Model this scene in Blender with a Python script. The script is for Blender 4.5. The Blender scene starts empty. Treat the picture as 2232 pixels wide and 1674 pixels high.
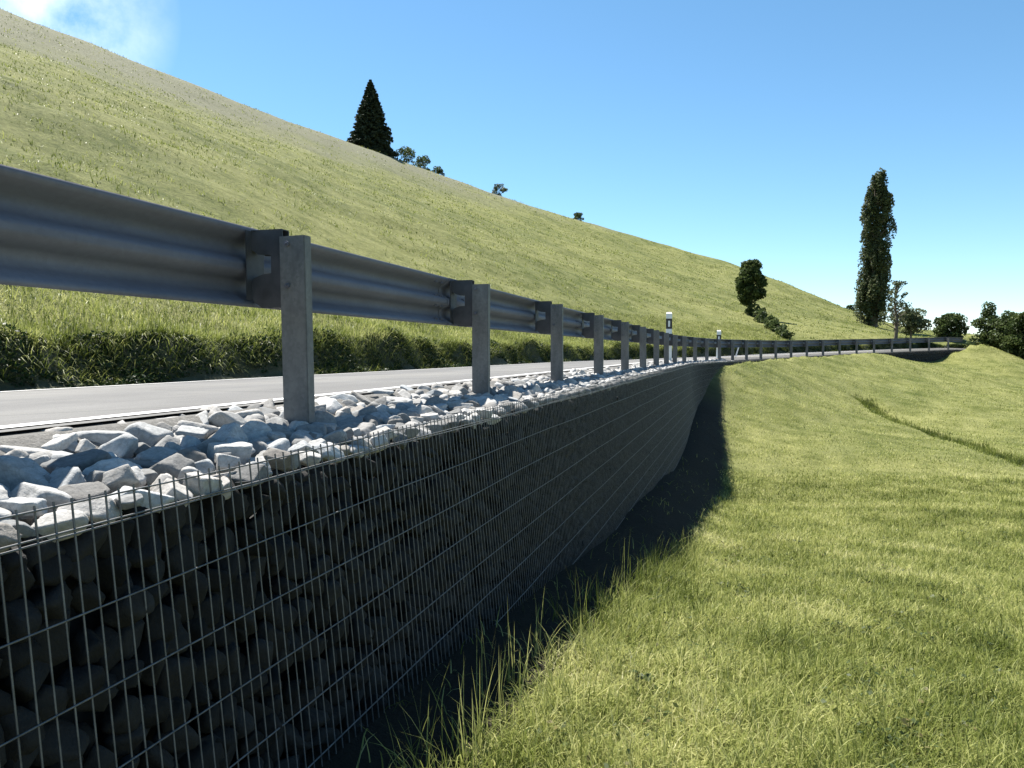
import bpy, bmesh, math, random
import numpy as np
from mathutils import Vector, Matrix, Euler

R = math.radians
rng = np.random.default_rng(7)
random.seed(7)
SC = bpy.context.scene
COL = SC.collection

# ------------------------------------------------------------------ camera
TH = R(16.6)
FPX = 1676.0
CX, CY, HY = 1116.0, 837.0, 768.0
cam_d = bpy.data.cameras.new('camera')
cam = bpy.data.objects.new('camera', cam_d)
COL.objects.link(cam)
cam_d.sensor_width = 36.0
cam_d.lens = 36.0 * FPX / 2232.0
cam_d.clip_start = 0.05
cam_d.clip_end = 3000
cam.location = (0, 0, 0)
cam.rotation_euler = (R(90) - math.atan((CY - HY) / FPX), 0, TH)
SC.camera = cam

# ------------------------------------------------------------------ light
to_sun = Vector((-0.54, 0.38, 1.0)).normalized()
SUN_EL = math.asin(to_sun.z)
world = bpy.data.worlds.new('World')
SC.world = world
world.use_nodes = True
wt = world.node_tree
wt.nodes.clear()
sky = wt.nodes.new('ShaderNodeTexSky')
sky.sky_type = 'NISHITA'
sky.sun_disc = False
sky.sun_elevation = SUN_EL
sky.sun_rotation = math.atan2(to_sun.x, to_sun.y)
sky.air_density = 1.0
sky.altitude = 1800
sky.dust_density = 0.3
sky.ozone_density = 2.4
bg = wt.nodes.new('ShaderNodeBackground')
bg.inputs['Strength'].default_value = 0.07
wo = wt.nodes.new('ShaderNodeOutputWorld')
hs = wt.nodes.new('ShaderNodeHueSaturation')
hs.inputs['Saturation'].default_value = 1.12
hs.inputs['Hue'].default_value = 0.487
wt.links.new(sky.outputs[0], hs.inputs['Color'])
# thin bright cloud low over the top of the hill, up and to the left
_a, _v = (70 - 1116.0) / 1676.0, -(10 - 768.0) / 1676.0
cdir = Vector((-math.sin(TH) + math.cos(TH) * _a, math.cos(TH) + math.sin(TH) * _a, _v)).normalized()
tc = wt.nodes.new('ShaderNodeTexCoord')
dp = wt.nodes.new('ShaderNodeVectorMath'); dp.operation = 'DOT_PRODUCT'; dp.inputs[1].default_value = cdir
wt.links.new(tc.outputs['Generated'], dp.inputs[0])
mr = wt.nodes.new('ShaderNodeMapRange'); mr.clamp = True
mr.inputs[1].default_value = 0.989; mr.inputs[2].default_value = 0.999
wt.links.new(dp.outputs['Value'], mr.inputs[0])
nz = wt.nodes.new('ShaderNodeTexNoise'); nz.inputs['Scale'].default_value = 7.0; nz.inputs['Detail'].default_value = 8; nz.inputs['Roughness'].default_value = 0.6
wt.links.new(tc.outputs['Generated'], nz.inputs['Vector'])
nr2 = wt.nodes.new('ShaderNodeMapRange'); nr2.clamp = True; nr2.inputs[1].default_value = 0.35; nr2.inputs[2].default_value = 0.75
wt.links.new(nz.outputs['Fac'], nr2.inputs[0])
mm = wt.nodes.new('ShaderNodeMath'); mm.operation = 'MULTIPLY'
wt.links.new(mr.outputs[0], mm.inputs[0]); wt.links.new(nr2.outputs[0], mm.inputs[1])
cm = wt.nodes.new('ShaderNodeMix'); cm.data_type = 'RGBA'; cm.inputs[7].default_value = (9.0, 9.6, 10.5, 1)
wt.links.new(mm.outputs[0], cm.inputs[0]); wt.links.new(hs.outputs[0], cm.inputs[6])
wt.links.new(cm.outputs[2], bg.inputs[0])
wt.links.new(bg.outputs[0], wo.inputs[0])
sd = bpy.data.lights.new('sun', 'SUN')
sd.energy = 5.0
sd.angle = R(0.53)
sd.color = (1.0, 0.955, 0.88)
sun = bpy.data.objects.new('sun', sd)
COL.objects.link(sun)
sun.rotation_euler = (-to_sun).to_track_quat('-Z', 'Y').to_euler()
vs = SC.view_settings
vs.view_transform = 'Standard'
vs.look = 'None'
vs.gamma = 1
vs.exposure = 1.47
SC.cycles.max_bounces = 6
SC.cycles.transparent_max_bounces = 8
SC.cycles.use_adaptive_sampling = True

# ------------------------------------------------------------------ helpers
def tag(o, label=None, cat=None, group=None, kind=None):
    if label: o['label'] = label
    if cat: o['category'] = cat
    if group: o['group'] = group
    if kind: o['kind'] = kind
    return o

def empty(name, loc=(0, 0, 0), rz=0.0):
    o = bpy.data.objects.new(name, None)
    COL.objects.link(o)
    o.empty_display_size = 0.2
    o.location = loc
    o.rotation_euler = (0, 0, rz)
    return o

def np_mesh(name, verts, faces, nside=None, attrs=None, smooth=False):
    """verts (N,3); faces (M,k) array all of one side count"""
    me = bpy.data.meshes.new(name)
    verts = np.ascontiguousarray(verts, dtype=np.float32)
    faces = np.ascontiguousarray(faces, dtype=np.int32)
    k = faces.shape[1]
    me.vertices.add(len(verts))
    me.vertices.foreach_set('co', verts.ravel())
    me.loops.add(faces.size)
    me.loops.foreach_set('vertex_index', faces.ravel())
    me.polygons.add(len(faces))
    me.polygons.foreach_set('loop_start', np.arange(0, faces.size, k, dtype=np.int32))
    me.polygons.foreach_set('loop_total', np.full(len(faces), k, dtype=np.int32))
    if smooth:
        me.polygons.foreach_set('use_smooth', np.ones(len(faces), dtype=bool))
    me.update(calc_edges=True)
    for an, av in (attrs or {}).items():
        a = me.attributes.new(an, 'FLOAT', 'POINT')
        a.data.foreach_set('value', np.ascontiguousarray(av, dtype=np.float32))
    return me

def obj(name, me, mat=None, parent=None, loc=None):
    o = bpy.data.objects.new(name, me)
    COL.objects.link(o)
    if mat is not None:
        me.materials.clear()
        me.materials.append(mat)
    if parent is not None:
        o.parent = parent
    if loc is not None:
        o.location = loc
    return o

def bm_mesh(name, bm, smooth=False):
    me = bpy.data.meshes.new(name)
    bmesh.ops.recalc_face_normals(bm, faces=bm.faces)
    bm.to_mesh(me)
    bm.free()
    if smooth:
        for p in me.polygons: p.use_smooth = True
    return me

def bm_box(bm, c, s, rot=None, bevel=0.0):
    r = bmesh.ops.create_cube(bm, size=1.0)
    vv = r['verts']
    m = Matrix.Translation(c) @ (rot.to_4x4() if rot is not None else Matrix.Identity(4)) @ Matrix.Diagonal((s[0], s[1], s[2], 1))
    bmesh.ops.transform(bm, matrix=m, verts=vv)
    if bevel > 0:
        es = list({e for v in vv for e in v.link_edges})
        bmesh.ops.bevel(bm, geom=es, offset=bevel, segments=2, affect='EDGES')
    return vv

class Mat:
    def __init__(s, name):
        s.m = bpy.data.materials.new(name)
        s.m.use_nodes = True
        s.t = s.m.node_tree
        s.t.nodes.clear()
        s.out = s.t.nodes.new('ShaderNodeOutputMaterial')
    def n(s, kind, **kw):
        nd = s.t.nodes.new(kind)
        for k, v in kw.items():
            if k.startswith('i_'):
                key = k[2:]
                key = int(key) if key.isdigit() else key.replace('_', ' ')
                nd.inputs[key].default_value = v
            else:
                setattr(nd, k, v)
        return nd
    def l(s, a, b):
        s.t.links.new(a, b)
    def noise(s, vec, scale, detail=4, rough=0.55):
        nd = s.n('ShaderNodeTexNoise')
        nd.inputs['Scale'].default_value = scale
        nd.inputs['Detail'].default_value = detail
        nd.inputs['Roughness'].default_value = rough
        if vec is not None: s.l(vec, nd.inputs['Vector'])
        return nd.outputs['Fac']
    def ramp(s, fac, stops):
        nd = s.n('ShaderNodeValToRGB')
        cr = nd.color_ramp
        while len(cr.elements) > 1: cr.elements.remove(cr.elements[-1])
        cr.elements[0].position = stops[0][0]
        cr.elements[0].color = tuple(stops[0][1]) + (1,)
        for p, c in stops[1:]:
            e = cr.elements.new(p); e.color = tuple(c) + (1,)
        s.l(fac, nd.inputs[0])
        return nd.outputs[0]
    def mix(s, fac, a, b, mode='MIX'):
        nd = s.n('ShaderNodeMix', data_type='RGBA', blend_type=mode)
        if isinstance(fac, (int, float)): nd.inputs[0].default_value = fac
        else: s.l(fac, nd.inputs[0])
        for i, v in ((6, a), (7, b)):
            if isinstance(v, (tuple, list)): nd.inputs[i].default_value = tuple(v) + (1,) if len(v) == 3 else v
            else: s.l(v, nd.inputs[i])
        return nd.outputs[2]
    def math(s, op, a, b=0.0, clamp=False):
        nd = s.n('ShaderNodeMath', operation=op, use_clamp=clamp)
        for i, v in ((0, a), (1, b)):
            if isinstance(v, (int, float)): nd.inputs[i].default_value = v
            else: s.l(v, nd.inputs[i])
        return nd.outputs[0]
    def coord(s, kind='Object'):
        return s.n('ShaderNodeTexCoord').outputs[kind]
    def pos(s):
        return s.n('ShaderNodeNewGeometry').outputs['Position']
    def mapping(s, vec, scale=(1, 1, 1), rot=(0, 0, 0)):
        nd = s.n('ShaderNodeMapping')
        nd.inputs['Scale'].default_value = scale
        nd.inputs['Rotation'].default_value = rot
        s.l(vec, nd.inputs['Vector'])
        return nd.outputs[0]
    def bump(s, h, strength=0.5, dist=0.02):
        nd = s.n('ShaderNodeBump')
        nd.inputs['Strength'].default_value = strength
        nd.inputs['Distance'].default_value = dist
        s.l(h, nd.inputs['Height'])
        return nd.outputs[0]
    def bsdf(s, col, rough=0.8, metal=0.0, normal=None, spec=0.5):
        nd = s.n('ShaderNodeBsdfPrincipled')
        if isinstance(col, (tuple, list)): nd.inputs['Base Color'].default_value = tuple(col) + (1,)
        else: s.l(col, nd.inputs['Base Color'])
        if isinstance(rough, (int, float)): nd.inputs['Roughness'].default_value = rough
        else: s.l(rough, nd.inputs['Roughness'])
        nd.inputs['Metallic'].default_value = metal
        nd.inputs['Specular IOR Level'].default_value = spec
        if normal is not None: s.l(normal, nd.inputs['Normal'])
        return nd.outputs[0]
    def done(s, shader):
        s.l(shader, s.out.inputs[0])
        return s.m
    def leafy(s, col, trans=0.35, rough=0.6, tcol=None):
        d = s.bsdf(col, rough, spec=0.12)
        t = s.n('ShaderNodeBsdfTranslucent')
        c = tcol if tcol is not None else col
        if isinstance(c, (tuple, list)): t.inputs[0].default_value = tuple(c) + (1,)
        else: s.l(c, t.inputs[0])
        m = s.n('ShaderNodeMixShader')
        m.inputs[0].default_value = trans
        s.l(d, m.inputs[1]); s.l(t.outputs[0], m.inputs[2])
        return s.done(m.outputs[0])

# ------------------------------------------------------------------ materials
def mat_meadow(name, hill=False):
    M = Mat(name)
    p = M.pos()
    big = M.noise(p, 0.09 if hill else 0.16, 3)
    mid = M.noise(M.mapping(p, (1, 1, 1)), 0.75 if hill else 0.9, 5, 0.65)
    fine = M.noise(p, 7.0 if hill else 22.0, 5, 0.75)
    c = M.ramp(mid, [(0.34, (0.070, 0.086, 0.018)), (0.47, (0.155, 0.162, 0.056)), (0.60, (0.230, 0.230, 0.095))])
    c2 = M.ramp(big, [(0.40, (0.090, 0.110, 0.026)), (0.56, (0.200, 0.205, 0.068))])
    c = M.mix(0.45, c, c2)
    f = M.ramp(fine, [(0.30, (0.50, 0.52, 0.45)), (0.55, (1.0, 1.0, 1.0)), (0.75, (1.45, 1.38, 1.25))])
    c = M.mix(1.0, c, f, 'MULTIPLY')
    if hill:
        # drier, seed-headed grass high up the slope, and mowing bands along the contour
        z = M.n('ShaderNodeSeparateXYZ'); M.l(p, z.inputs[0])
        hz = M.math('ADD', z.outputs[2], M.math('MULTIPLY', M.noise(p, 0.07, 6, 0.7), 30.0))
        hz = M.math('SUBTRACT', hz, M.math('MULTIPLY', M.math('ADD', z.outputs[0], 83.0), 0.15))
        hf = M.n('ShaderNodeMapRange', clamp=True)
        M.l(hz, hf.inputs[0]); hf.inputs[1].default_value = 29.0; hf.inputs[2].default_value = 41.0
        dry = M.ramp(fine, [(0.3, (0.105, 0.108, 0.062)), (0.7, (0.205, 0.200, 0.135))])
        c = M.mix(hf.outputs[0], c, dry)
        soil = M.ramp(M.noise(p, 0.22, 6, 0.65), [(0.66, (0, 0, 0)), (0.74, (1, 1, 1))])
        c = M.mix(M.math('MULTIPLY', soil, 0.6), c, (0.125, 0.12, 0.085))
    w = M.n('ShaderNodeTexWave', wave_type='BANDS', bands_direction='X')
    w.inputs['Scale'].default_value = 0.35
    w.inputs['Distortion'].default_value = 3.0
    w.inputs['Detail'].default_value = 2
    M.l(p, w.inputs['Vector'])
    c = M.mix(0.0 if hill else 0.18, c, M.mix(1.0, c, M.ramp(w.outputs['Fac'], [(0, (0.62, 0.66, 0.6)), (1, (1.25, 1.2, 1.2))]), 'MULTIPLY'))
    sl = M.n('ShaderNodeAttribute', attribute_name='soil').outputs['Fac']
    c = M.mix(sl, c, (0.028, 0.024, 0.018))  # wall's shade painted into the ground colour, along with bare earth
    h = M.math('ADD', M.noise(p, 9.0, 6, 0.8), M.math('MULTIPLY', M.noise(p, 1.6, 4, 0.6), 1.3))
    nb = M.bump(h, 0.9, 0.10 if hill else 0.07)
    return M.done(M.bsdf(c, 0.95, normal=nb, spec=0.1))

MAT = {}
MAT['meadow'] = mat_meadow('meadow_ground')
MAT['hill'] = mat_meadow('hillside_ground', True)

M = Mat('grass_blades')
at = M.n('ShaderNodeAttribute', attribute_name='tone').outputs['Fac']
hh = M.n('ShaderNodeAttribute', attribute_name='hgt').outputs['Fac']
pc = M.noise(M.pos(), 1.1, 3)
c = M.ramp(M.math('ADD', M.math('MULTIPLY', at, 0.75), M.math('MULTIPLY', M.math('SUBTRACT', pc, 0.5), 1.5)),
           [(0.0, (0.055, 0.075, 0.012)), (0.20, (0.135, 0.165, 0.032)), (0.5, (0.29, 0.31, 0.095)), (0.78, (0.46, 0.455, 0.18)), (1.0, (0.62, 0.58, 0.34))])
MAT['blade'] = M.leafy(c, 0.42, 0.5)

M = Mat('weed_leaves')
at = M.n('ShaderNodeAttribute', attribute_name='tone').outputs['Fac']
c = M.ramp(at, [(0.0, (0.006, 0.026, 0.009)), (0.5, (0.03, 0.05, 0.015)), (0.85, (0.07, 0.09, 0.025)), (1.0, (0.16, 0.12, 0.05))])
MAT['weed'] = M.leafy(c, 0.25, 0.5)

def foliage_mat(name, lo, mid, hi, trans=0.25):
    M = Mat(name)
    at = M.n('ShaderNodeAttribute', attribute_name='tone').outputs['Fac']
    c = M.ramp(at, [(0.0, lo), (0.5, mid), (1.0, hi)])
    return M.leafy(c, trans, 0.55)
MAT['spruce'] = foliage_mat('spruce_needles', (0.014, 0.022, 0.014), (0.03, 0.042, 0.025), (0.06, 0.075, 0.042), 0.15)
MAT['poplar'] = foliage_mat('poplar_leaves', (0.036, 0.050, 0.024), (0.078, 0.098, 0.045), (0.17, 0.18, 0.10), 0.35)
MAT['leaf'] = foliage_mat('broad_leaves', (0.030, 0.046, 0.016), (0.062, 0.088, 0.028), (0.14, 0.17, 0.06), 0.35)
MAT['leaf_light'] = foliage_mat('willow_leaves', (0.05, 0.065, 0.03), (0.10, 0.12, 0.055), (0.19, 0.20, 0.11), 0.25)

M = Mat('bark')
p = M.coord()
c = M.ramp(M.noise(M.mapping(p, (6, 6, 1)), 3.0, 5), [(0.3, (0.05, 0.04, 0.03)), (0.7, (0.16, 0.135, 0.105))])
MAT['bark'] = M.done(M.bsdf(c, 0.9))

M = Mat('field_stone')
at = M.n('ShaderNodeAttribute', attribute_name='tone').outputs['Fac']
oi = M.n('ShaderNodeObjectInfo').outputs['Color']
p = M.coord('Object')
pw = M.pos()
n1 = M.noise(p, 2.2, 5, 0.6)
n2 = M.noise(pw, 60.0, 4, 0.7)
c = M.ramp(n1, [(0.25, (0.24, 0.235, 0.225)), (0.5, (0.38, 0.372, 0.36)), (0.75, (0.54, 0.53, 0.51))])
c = M.mix(0.6, c, M.ramp(n2, [(0.3, (0.18, 0.178, 0.172)), (0.7, (0.44, 0.435, 0.42))]))
vn = M.n('ShaderNodeTexVoronoi', feature='DISTANCE_TO_EDGE'); vn.inputs['Scale'].default_value = 2.0; M.l(p, vn.inputs['Vector'])
vein = M.ramp(vn.outputs[0], [(0.0, (0.62, 0.60, 0.56)), (0.05, (1, 1, 1))])
c = M.mix(0.35, c, M.mix(1.0, c, vein, 'MULTIPLY'))
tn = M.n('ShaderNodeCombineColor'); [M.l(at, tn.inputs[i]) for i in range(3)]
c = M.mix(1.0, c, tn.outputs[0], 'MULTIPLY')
c = M.mix(1.0, c, oi, 'MULTIPLY')
h = M.math('ADD', M.math('MULTIPLY', M.noise(pw, 16, 5, 0.6), 0.7), M.math('MULTIPLY', n2, 0.35))
MAT['stone'] = M.done(M.bsdf(c, 0.85, normal=M.bump(h, 0.7, 0.012), spec=0.3))

M = Mat('packed_fill')
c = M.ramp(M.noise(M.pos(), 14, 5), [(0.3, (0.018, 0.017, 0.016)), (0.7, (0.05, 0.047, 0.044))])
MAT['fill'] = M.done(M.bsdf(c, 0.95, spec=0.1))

M = Mat('galvanised_rail')
p = M.pos()
vz = M.n('ShaderNodeTexVoronoi'); vz.inputs['Scale'].default_value = 55; M.l(p, vz.inputs['Vector'])
c = M.ramp(M.noise(M.mapping(p, (1, 0.5, 4)), 1.2, 5, 0.65), [(0.3, (0.095, 0.096, 0.118)), (0.55, (0.135, 0.136, 0.165)), (0.75, (0.175, 0.176, 0.21))])
sp = M.n('ShaderNodeMapRange'); M.l(vz.outputs['Color'], sp.inputs[0]); sp.inputs[3].default_value = 0.92; sp.inputs[4].default_value = 1.06
cc = M.n('ShaderNodeCombineColor'); [M.l(sp.outputs[0], cc.inputs[i]) for i in range(3)]
c = M.mix(1.0, c, cc.outputs[0], 'MULTIPLY')
st = M.ramp(M.noise(M.mapping(p, (3, 3, 0.6)), 3.0, 6, 0.7), [(0.62, (1, 1, 1)), (0.80, (0.60, 0.55, 0.50))])
c = M.mix(0.6, c, M.mix(1.0, c, st, 'MULTIPLY'))
rg = M.math('ADD', M.math('MULTIPLY', M.noise(p, 8, 4), 0.25), 0.50)
MAT['rail'] = M.done(M.bsdf(c, rg, metal=0.12, spec=0.35, normal=M.bump(M.noise(M.mapping(p, (1, .4, 1)), 5, 3), 0.15, 0.01)))

M = Mat('galvanised_post')
p = M.pos()
c = M.ramp(M.noise(M.mapping(p, (3, 3, 1)), 3, 6, 0.7), [(0.3, (0.10, 0.10, 0.10)), (0.55, (0.155, 0.153, 0.15)), (0.75, (0.20, 0.197, 0.19))])
vz = M.n('ShaderNodeTexVoronoi'); vz.inputs['Scale'].default_value = 70; M.l(p, vz.inputs['Vector'])
sp = M.n('ShaderNodeMapRange'); M.l(vz.outputs['Color'], sp.inputs[0]); sp.inputs[3].default_value = 0.85; sp.inputs[4].default_value = 1.12
cc = M.n('ShaderNodeCombineColor'); [M.l(sp.outputs[0], cc.inputs[i]) for i in range(3)]
c = M.mix(1.0, c, cc.outputs[0], 'MULTIPLY')
MAT['post'] = M.done(M.bsdf(c, 0.6, metal=0.1, spec=0.35))

M = Mat('shaded_bracket')
c = M.ramp(M.noise(M.pos(), 9, 5), [(0.3, (0.035, 0.035, 0.038)), (0.7, (0.075, 0.074, 0.08))])  # steel colour darkened to carry the shade between post and beam
MAT['bracket'] = M.done(M.bsdf(c, 0.6, metal=0.2))

M = Mat('galvanised_wire')
c = M.ramp(M.noise(M.pos(), 30, 3), [(0.3, (0.085, 0.085, 0.085)), (0.7, (0.16, 0.16, 0.165))])
MAT['wire'] = M.done(M.bsdf(c, 0.5, metal=0.4))

M = Mat('asphalt')
p = M.pos()
c = M.ramp(M.noise(p, 0.8, 5, 0.6), [(0.3, (0.115, 0.113, 0.110)), (0.7, (0.155, 0.153, 0.149))])
g = M.ramp(M.noise(p, 120, 3, 0.8), [(0.3, (0.72, 0.72, 0.72)), (0.7, (1.2, 1.2, 1.2))])
c = M.mix(1.0, c, g, 'MULTIPLY')
pt = M.ramp(M.noise(M.mapping(p, (0.5, 0.12, 1)), 1.4, 4, 0.6), [(0.42, (0.86, 0.86, 0.87)), (0.5, (1.0, 1.0, 1.0)), (0.62, (1.14, 1.13, 1.10))])
c = M.mix(1.0, c, pt, 'MULTIPLY')
vc = M.n('ShaderNodeTexVoronoi', feature='DISTANCE_TO_EDGE'); vc.inputs['Scale'].default_value = 0.35
M.l(M.mix(0.12, p, M.n('ShaderNodeTexNoise', i_Scale=2.0).outputs['Color'], 'ADD'), vc.inputs['Vector'])
c = M.mix(1.0, c, M.ramp(vc.outputs[0], [(0.0, (0.6, 0.6, 0.6)), (0.008, (1, 1, 1))]), 'MULTIPLY')
MAT['road'] = M.done(M.bsdf(c, 0.9, normal=M.bump(M.noise(p, 140, 2), 0.5, 0.004), spec=0.25))

M = Mat('road_paint')
c = M.ramp(M.noise(M.pos(), 18, 6, 0.8), [(0.30, (0.38, 0.37, 0.35)), (0.42, (0.55, 0.55, 0.54))])
MAT['paint'] = M.done(M.bsdf(c, 0.7))

M = Mat('verge_gravel')
c = M.ramp(M.noise(M.pos(), 45, 6, 0.8), [(0.3, (0.06, 0.057, 0.05)), (0.5, (0.12, 0.115, 0.105)), (0.7, (0.20, 0.19, 0.175))])
MAT['gravel'] = M.done(M.bsdf(c, 0.95, normal=M.bump(M.noise(M.pos(), 50, 4, 0.8), 0.9, 0.012)))

M = Mat('bank_soil')
c = M.ramp(M.noise(M.pos(), 5, 6, 0.7), [(0.3, (0.025, 0.028, 0.006)), (0.55, (0.045, 0.052, 0.022)), (0.75, (0.085, 0.075, 0.045))])
MAT['soil'] = M.done(M.bsdf(c, 0.95, normal=M.bump(M.noise(M.pos(), 7, 6, 0.75), 1.0, 0.06)))

def plain(name, col, rough=0.5):
    M = Mat(name)
    c = M.ramp(M.noise(M.coord(), 12, 5), [(0.3, tuple(x * 0.86 for x in col)), (0.7, col)])
    return M.done(M.bsdf(c, rough))
MAT['white'] = plain('white_plastic', (0.80, 0.80, 0.78))
MAT['black'] = plain('black_plastic', (0.02, 0.02, 0.022))
MAT['wood'] = plain('weathered_wood', (0.30, 0.25, 0.18), 0.85)

# ------------------------------------------------------------------ layout of the road
NW = 0.50            # wire face at its top
BAT = 0.10           # batter
X0 = -1.90            # line of the rail posts
S0, RR, ANG = 22.0, 62.0, R(46)
S1 = S0 + RR * ANG
def frame(s, n):
    """s metres along the post line, n metres to its right (valley side)"""
    s = np.asarray(s, float); n = np.asarray(n, float)
    s, n = np.broadcast_arrays(s, n)
    a = np.clip((s - S0) / RR, 0, ANG)
    cx, cy = X0 + RR, S0
    x = np.where(s < S0, X0 + n, cx - (RR - n) * np.cos(a))
    y = np.where(s < S0, s, cy + (RR - n) * np.sin(a))
    ex = np.maximum(s - S1, 0)
    x = x + ex * math.sin(ANG); y = y + ex * math.cos(ANG)
    return x, y
def unframe(x, y):
    x = np.asarray(x, float); y = np.asarray(y, float)
    cx, cy = X0 + RR, S0
    dx, dy = cx - x, y - cy
    a = np.arctan2(dy, dx)
    r = np.hypot(dx, dy)
    s = np.where(y < S0, y, S0 + RR * a)
    n = np.where(y < S0, x - X0, RR - r)
    ex, ey = cx - RR * math.cos(ANG), cy + RR * math.sin(ANG)
    al = (x - ex) * math.sin(ANG) + (y - ey) * math.cos(ANG)
    ac = (x - ex) * math.cos(ANG) - (y - ey) * math.sin(ANG)
    m = (al > 0) & (y > S0)
    return np.where(m, S1 + al, s), np.where(m, ac, n)
def sm(a, b, x):
    t = np.clip((np.asarray(x, float) - a) / (b - a), 0, 1)
    return t * t * (3 - 2 * t)
def Zr(s):
    return np.interp(s, [-60, 34, 45, 60, 69, 80, 120, 200], [-0.25, -0.25, -0.17, 0.12, 0.34, 0.15, 1.0, 3.0])
def P(px, py, d):
    """point seen at pixel of the photograph at depth d: used only to choose real positions"""
    u, v = (px - CX) / FPX, (py - HY) / FPX
    return (-math.sin(TH) * d + math.cos(TH) * u * d, math.cos(TH) * d + math.sin(TH) * u * d, -v * d)

def tps(pts):
    p = np.array(pts, float)
    xy, z = p[:, :2], p[:, 2]
    def U(r2): return 0.5 * r2 * np.log(r2 + 1e-9)
    N = len(p)
    K = U(((xy[:, None] - xy[None]) ** 2).sum(-1)) + np.eye(N) * 0.1
    A = np.zeros((N + 3, N + 3))
    A[:N, :N] = K; A[:N, N] = 1; A[:N, N + 1:] = xy; A[N, :N] = 1; A[N + 1:, :N] = xy.T
    w = np.linalg.solve(A, np.r_[z, 0, 0, 0])
    def f(x, y):
        x = np.asarray(x, float); y = np.asarray(y, float)
        r2 = (x[..., None] - xy[:, 0]) ** 2 + (y[..., None] - xy[:, 1]) ** 2
        return U(r2) @ w[:N] + w[N] + w[N + 1] * x + w[N + 2] * y
    return f

# right-hand meadow
rp = [(-1, -4, -1.15), (-1, 0, -1.32), (-.80, 2.5, -1.43), (-.65, 4.7, -1.64), (-.45, 7.4, -2.06), (-.15, 13.5, -2.62),
      (-.1, 19, -2.60), (0, 24, -2.1), (-.1, 29, -1.2), (-.2, 33.5, -0.35)]
for q in [(1600, 778, 33), (1640, 772, 37), (1700, 771, 40.5), (1800, 770, 46), (1900, 766, 51), (1960, 781, 52), (2050, 783, 56), (2110, 744, 58), (2170, 772, 56),
          (2232, 802, 52), (2330, 850, 48), (2232, 880, 82), (2120, 850, 80), (2500, 950, 60), (1700, 905, 25), (1700, 830, 32), (1900, 830, 39), (1900, 895, 32), (2210, 995, 21.4),
          (2100, 850, 40), (2232, 900, 33), (2232, 1110, 13.2), (2232, 1300, 6.7), (2232, 1674, 2.75), (1600, 1674, 2.6), (1600, 1300, 5.8), (1900, 1300, 6.2),
          (1900, 1110, 13.4), (1650, 1110, 13.8), (2600, 1300, 8), (2600, 1674, 3)]:
    rp.append(P(*q))
rp += [(5, -6, -1.5), (20, 0, -4.0), (30, 20, -5.5), (45, 50, -9), (60, 90, -16), (40, 90, -7)]
fR = tps(rp)
def shade_w(s): return np.interp(s, [0, 2.5, 4.7, 7.4, 13, 20, 28], [0.60, 0.60, 0.62, 0.78, 0.95, 0.95, 0.6])  # width of the painted dark band, following the wall's shadow edge
def hash_noise(x, y, f, seed=0):
    return (np.sin(x * f * 1.3 + y * f * 0.7 + seed) + np.sin(x * f * -0.6 + y * f * 1.9 + seed * 2.3 + 1.3) + np.sin(x * f * 2.3 - y * f * 1.1 + seed * 0.7)) / 3
RUT = [P(1880, 888, 34.5)[:2], P(1990, 925, 29)[:2], P(2100, 962, 24.5)[:2], P(2215, 998, 21)[:2], P(2400, 1050, 17)[:2]]
def rut_dist(x, y):
    d = np.full(np.shape(x), 1e9)
    for (ax, ay), (bx, by) in zip(RUT[:-1], RUT[1:]):
        L2 = (bx - ax) ** 2 + (by - ay) ** 2
        t = np.clip(((x - ax) * (bx - ax) + (y - ay) * (by - ay)) / L2, 0, 1)
        d = np.minimum(d, np.hypot(x - ax - t * (bx - ax), y - ay - t * (by - ay)))
    return d
def HR(x, y):
    z = fR(x, y)
    near = 1 - sm(4, 30, np.hypot(x, y))
    z = z + hash_noise(x, y, 0.9, 1) * (0.03 + 0.03 * (1 - near)) + hash_noise(x, y, 3.1, 4) * 0.012 + hash_noise(x, y, 0.25, 7) * 0.07 * (1 - near) * (1 - sm(28, 40, np.hypot(x, y)))
    s0_, n0_ = unframe(x, y)
    dn0 = n0_ - (NW + BAT * (Zr(s0_) - 0.08 - z))
    z = z + np.interp(s0_, [0, 4.5, 9, 14, 19, 26, 31], [0.02, 0.06, 0.30, 0.42, 0.40, 0.18, 0]) * (1 - sm(0.0, 1.15, dn0))
    z = z - 0.28 * np.exp(-(rut_dist(x, y) / 0.35) ** 2)
    s, n = unframe(x, y)
    lim = Zr(s) - 0.45 - np.maximum(0.3 - n, 0) * 2
    z = np.where(n < 0.75, np.minimum(z, np.where(n < 0.3, np.minimum(lim, z), lim + 0.15)), z)
    z = np.where(n < 0.2, np.minimum(z, Zr(s) - 0.9), z)
    return z

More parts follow.
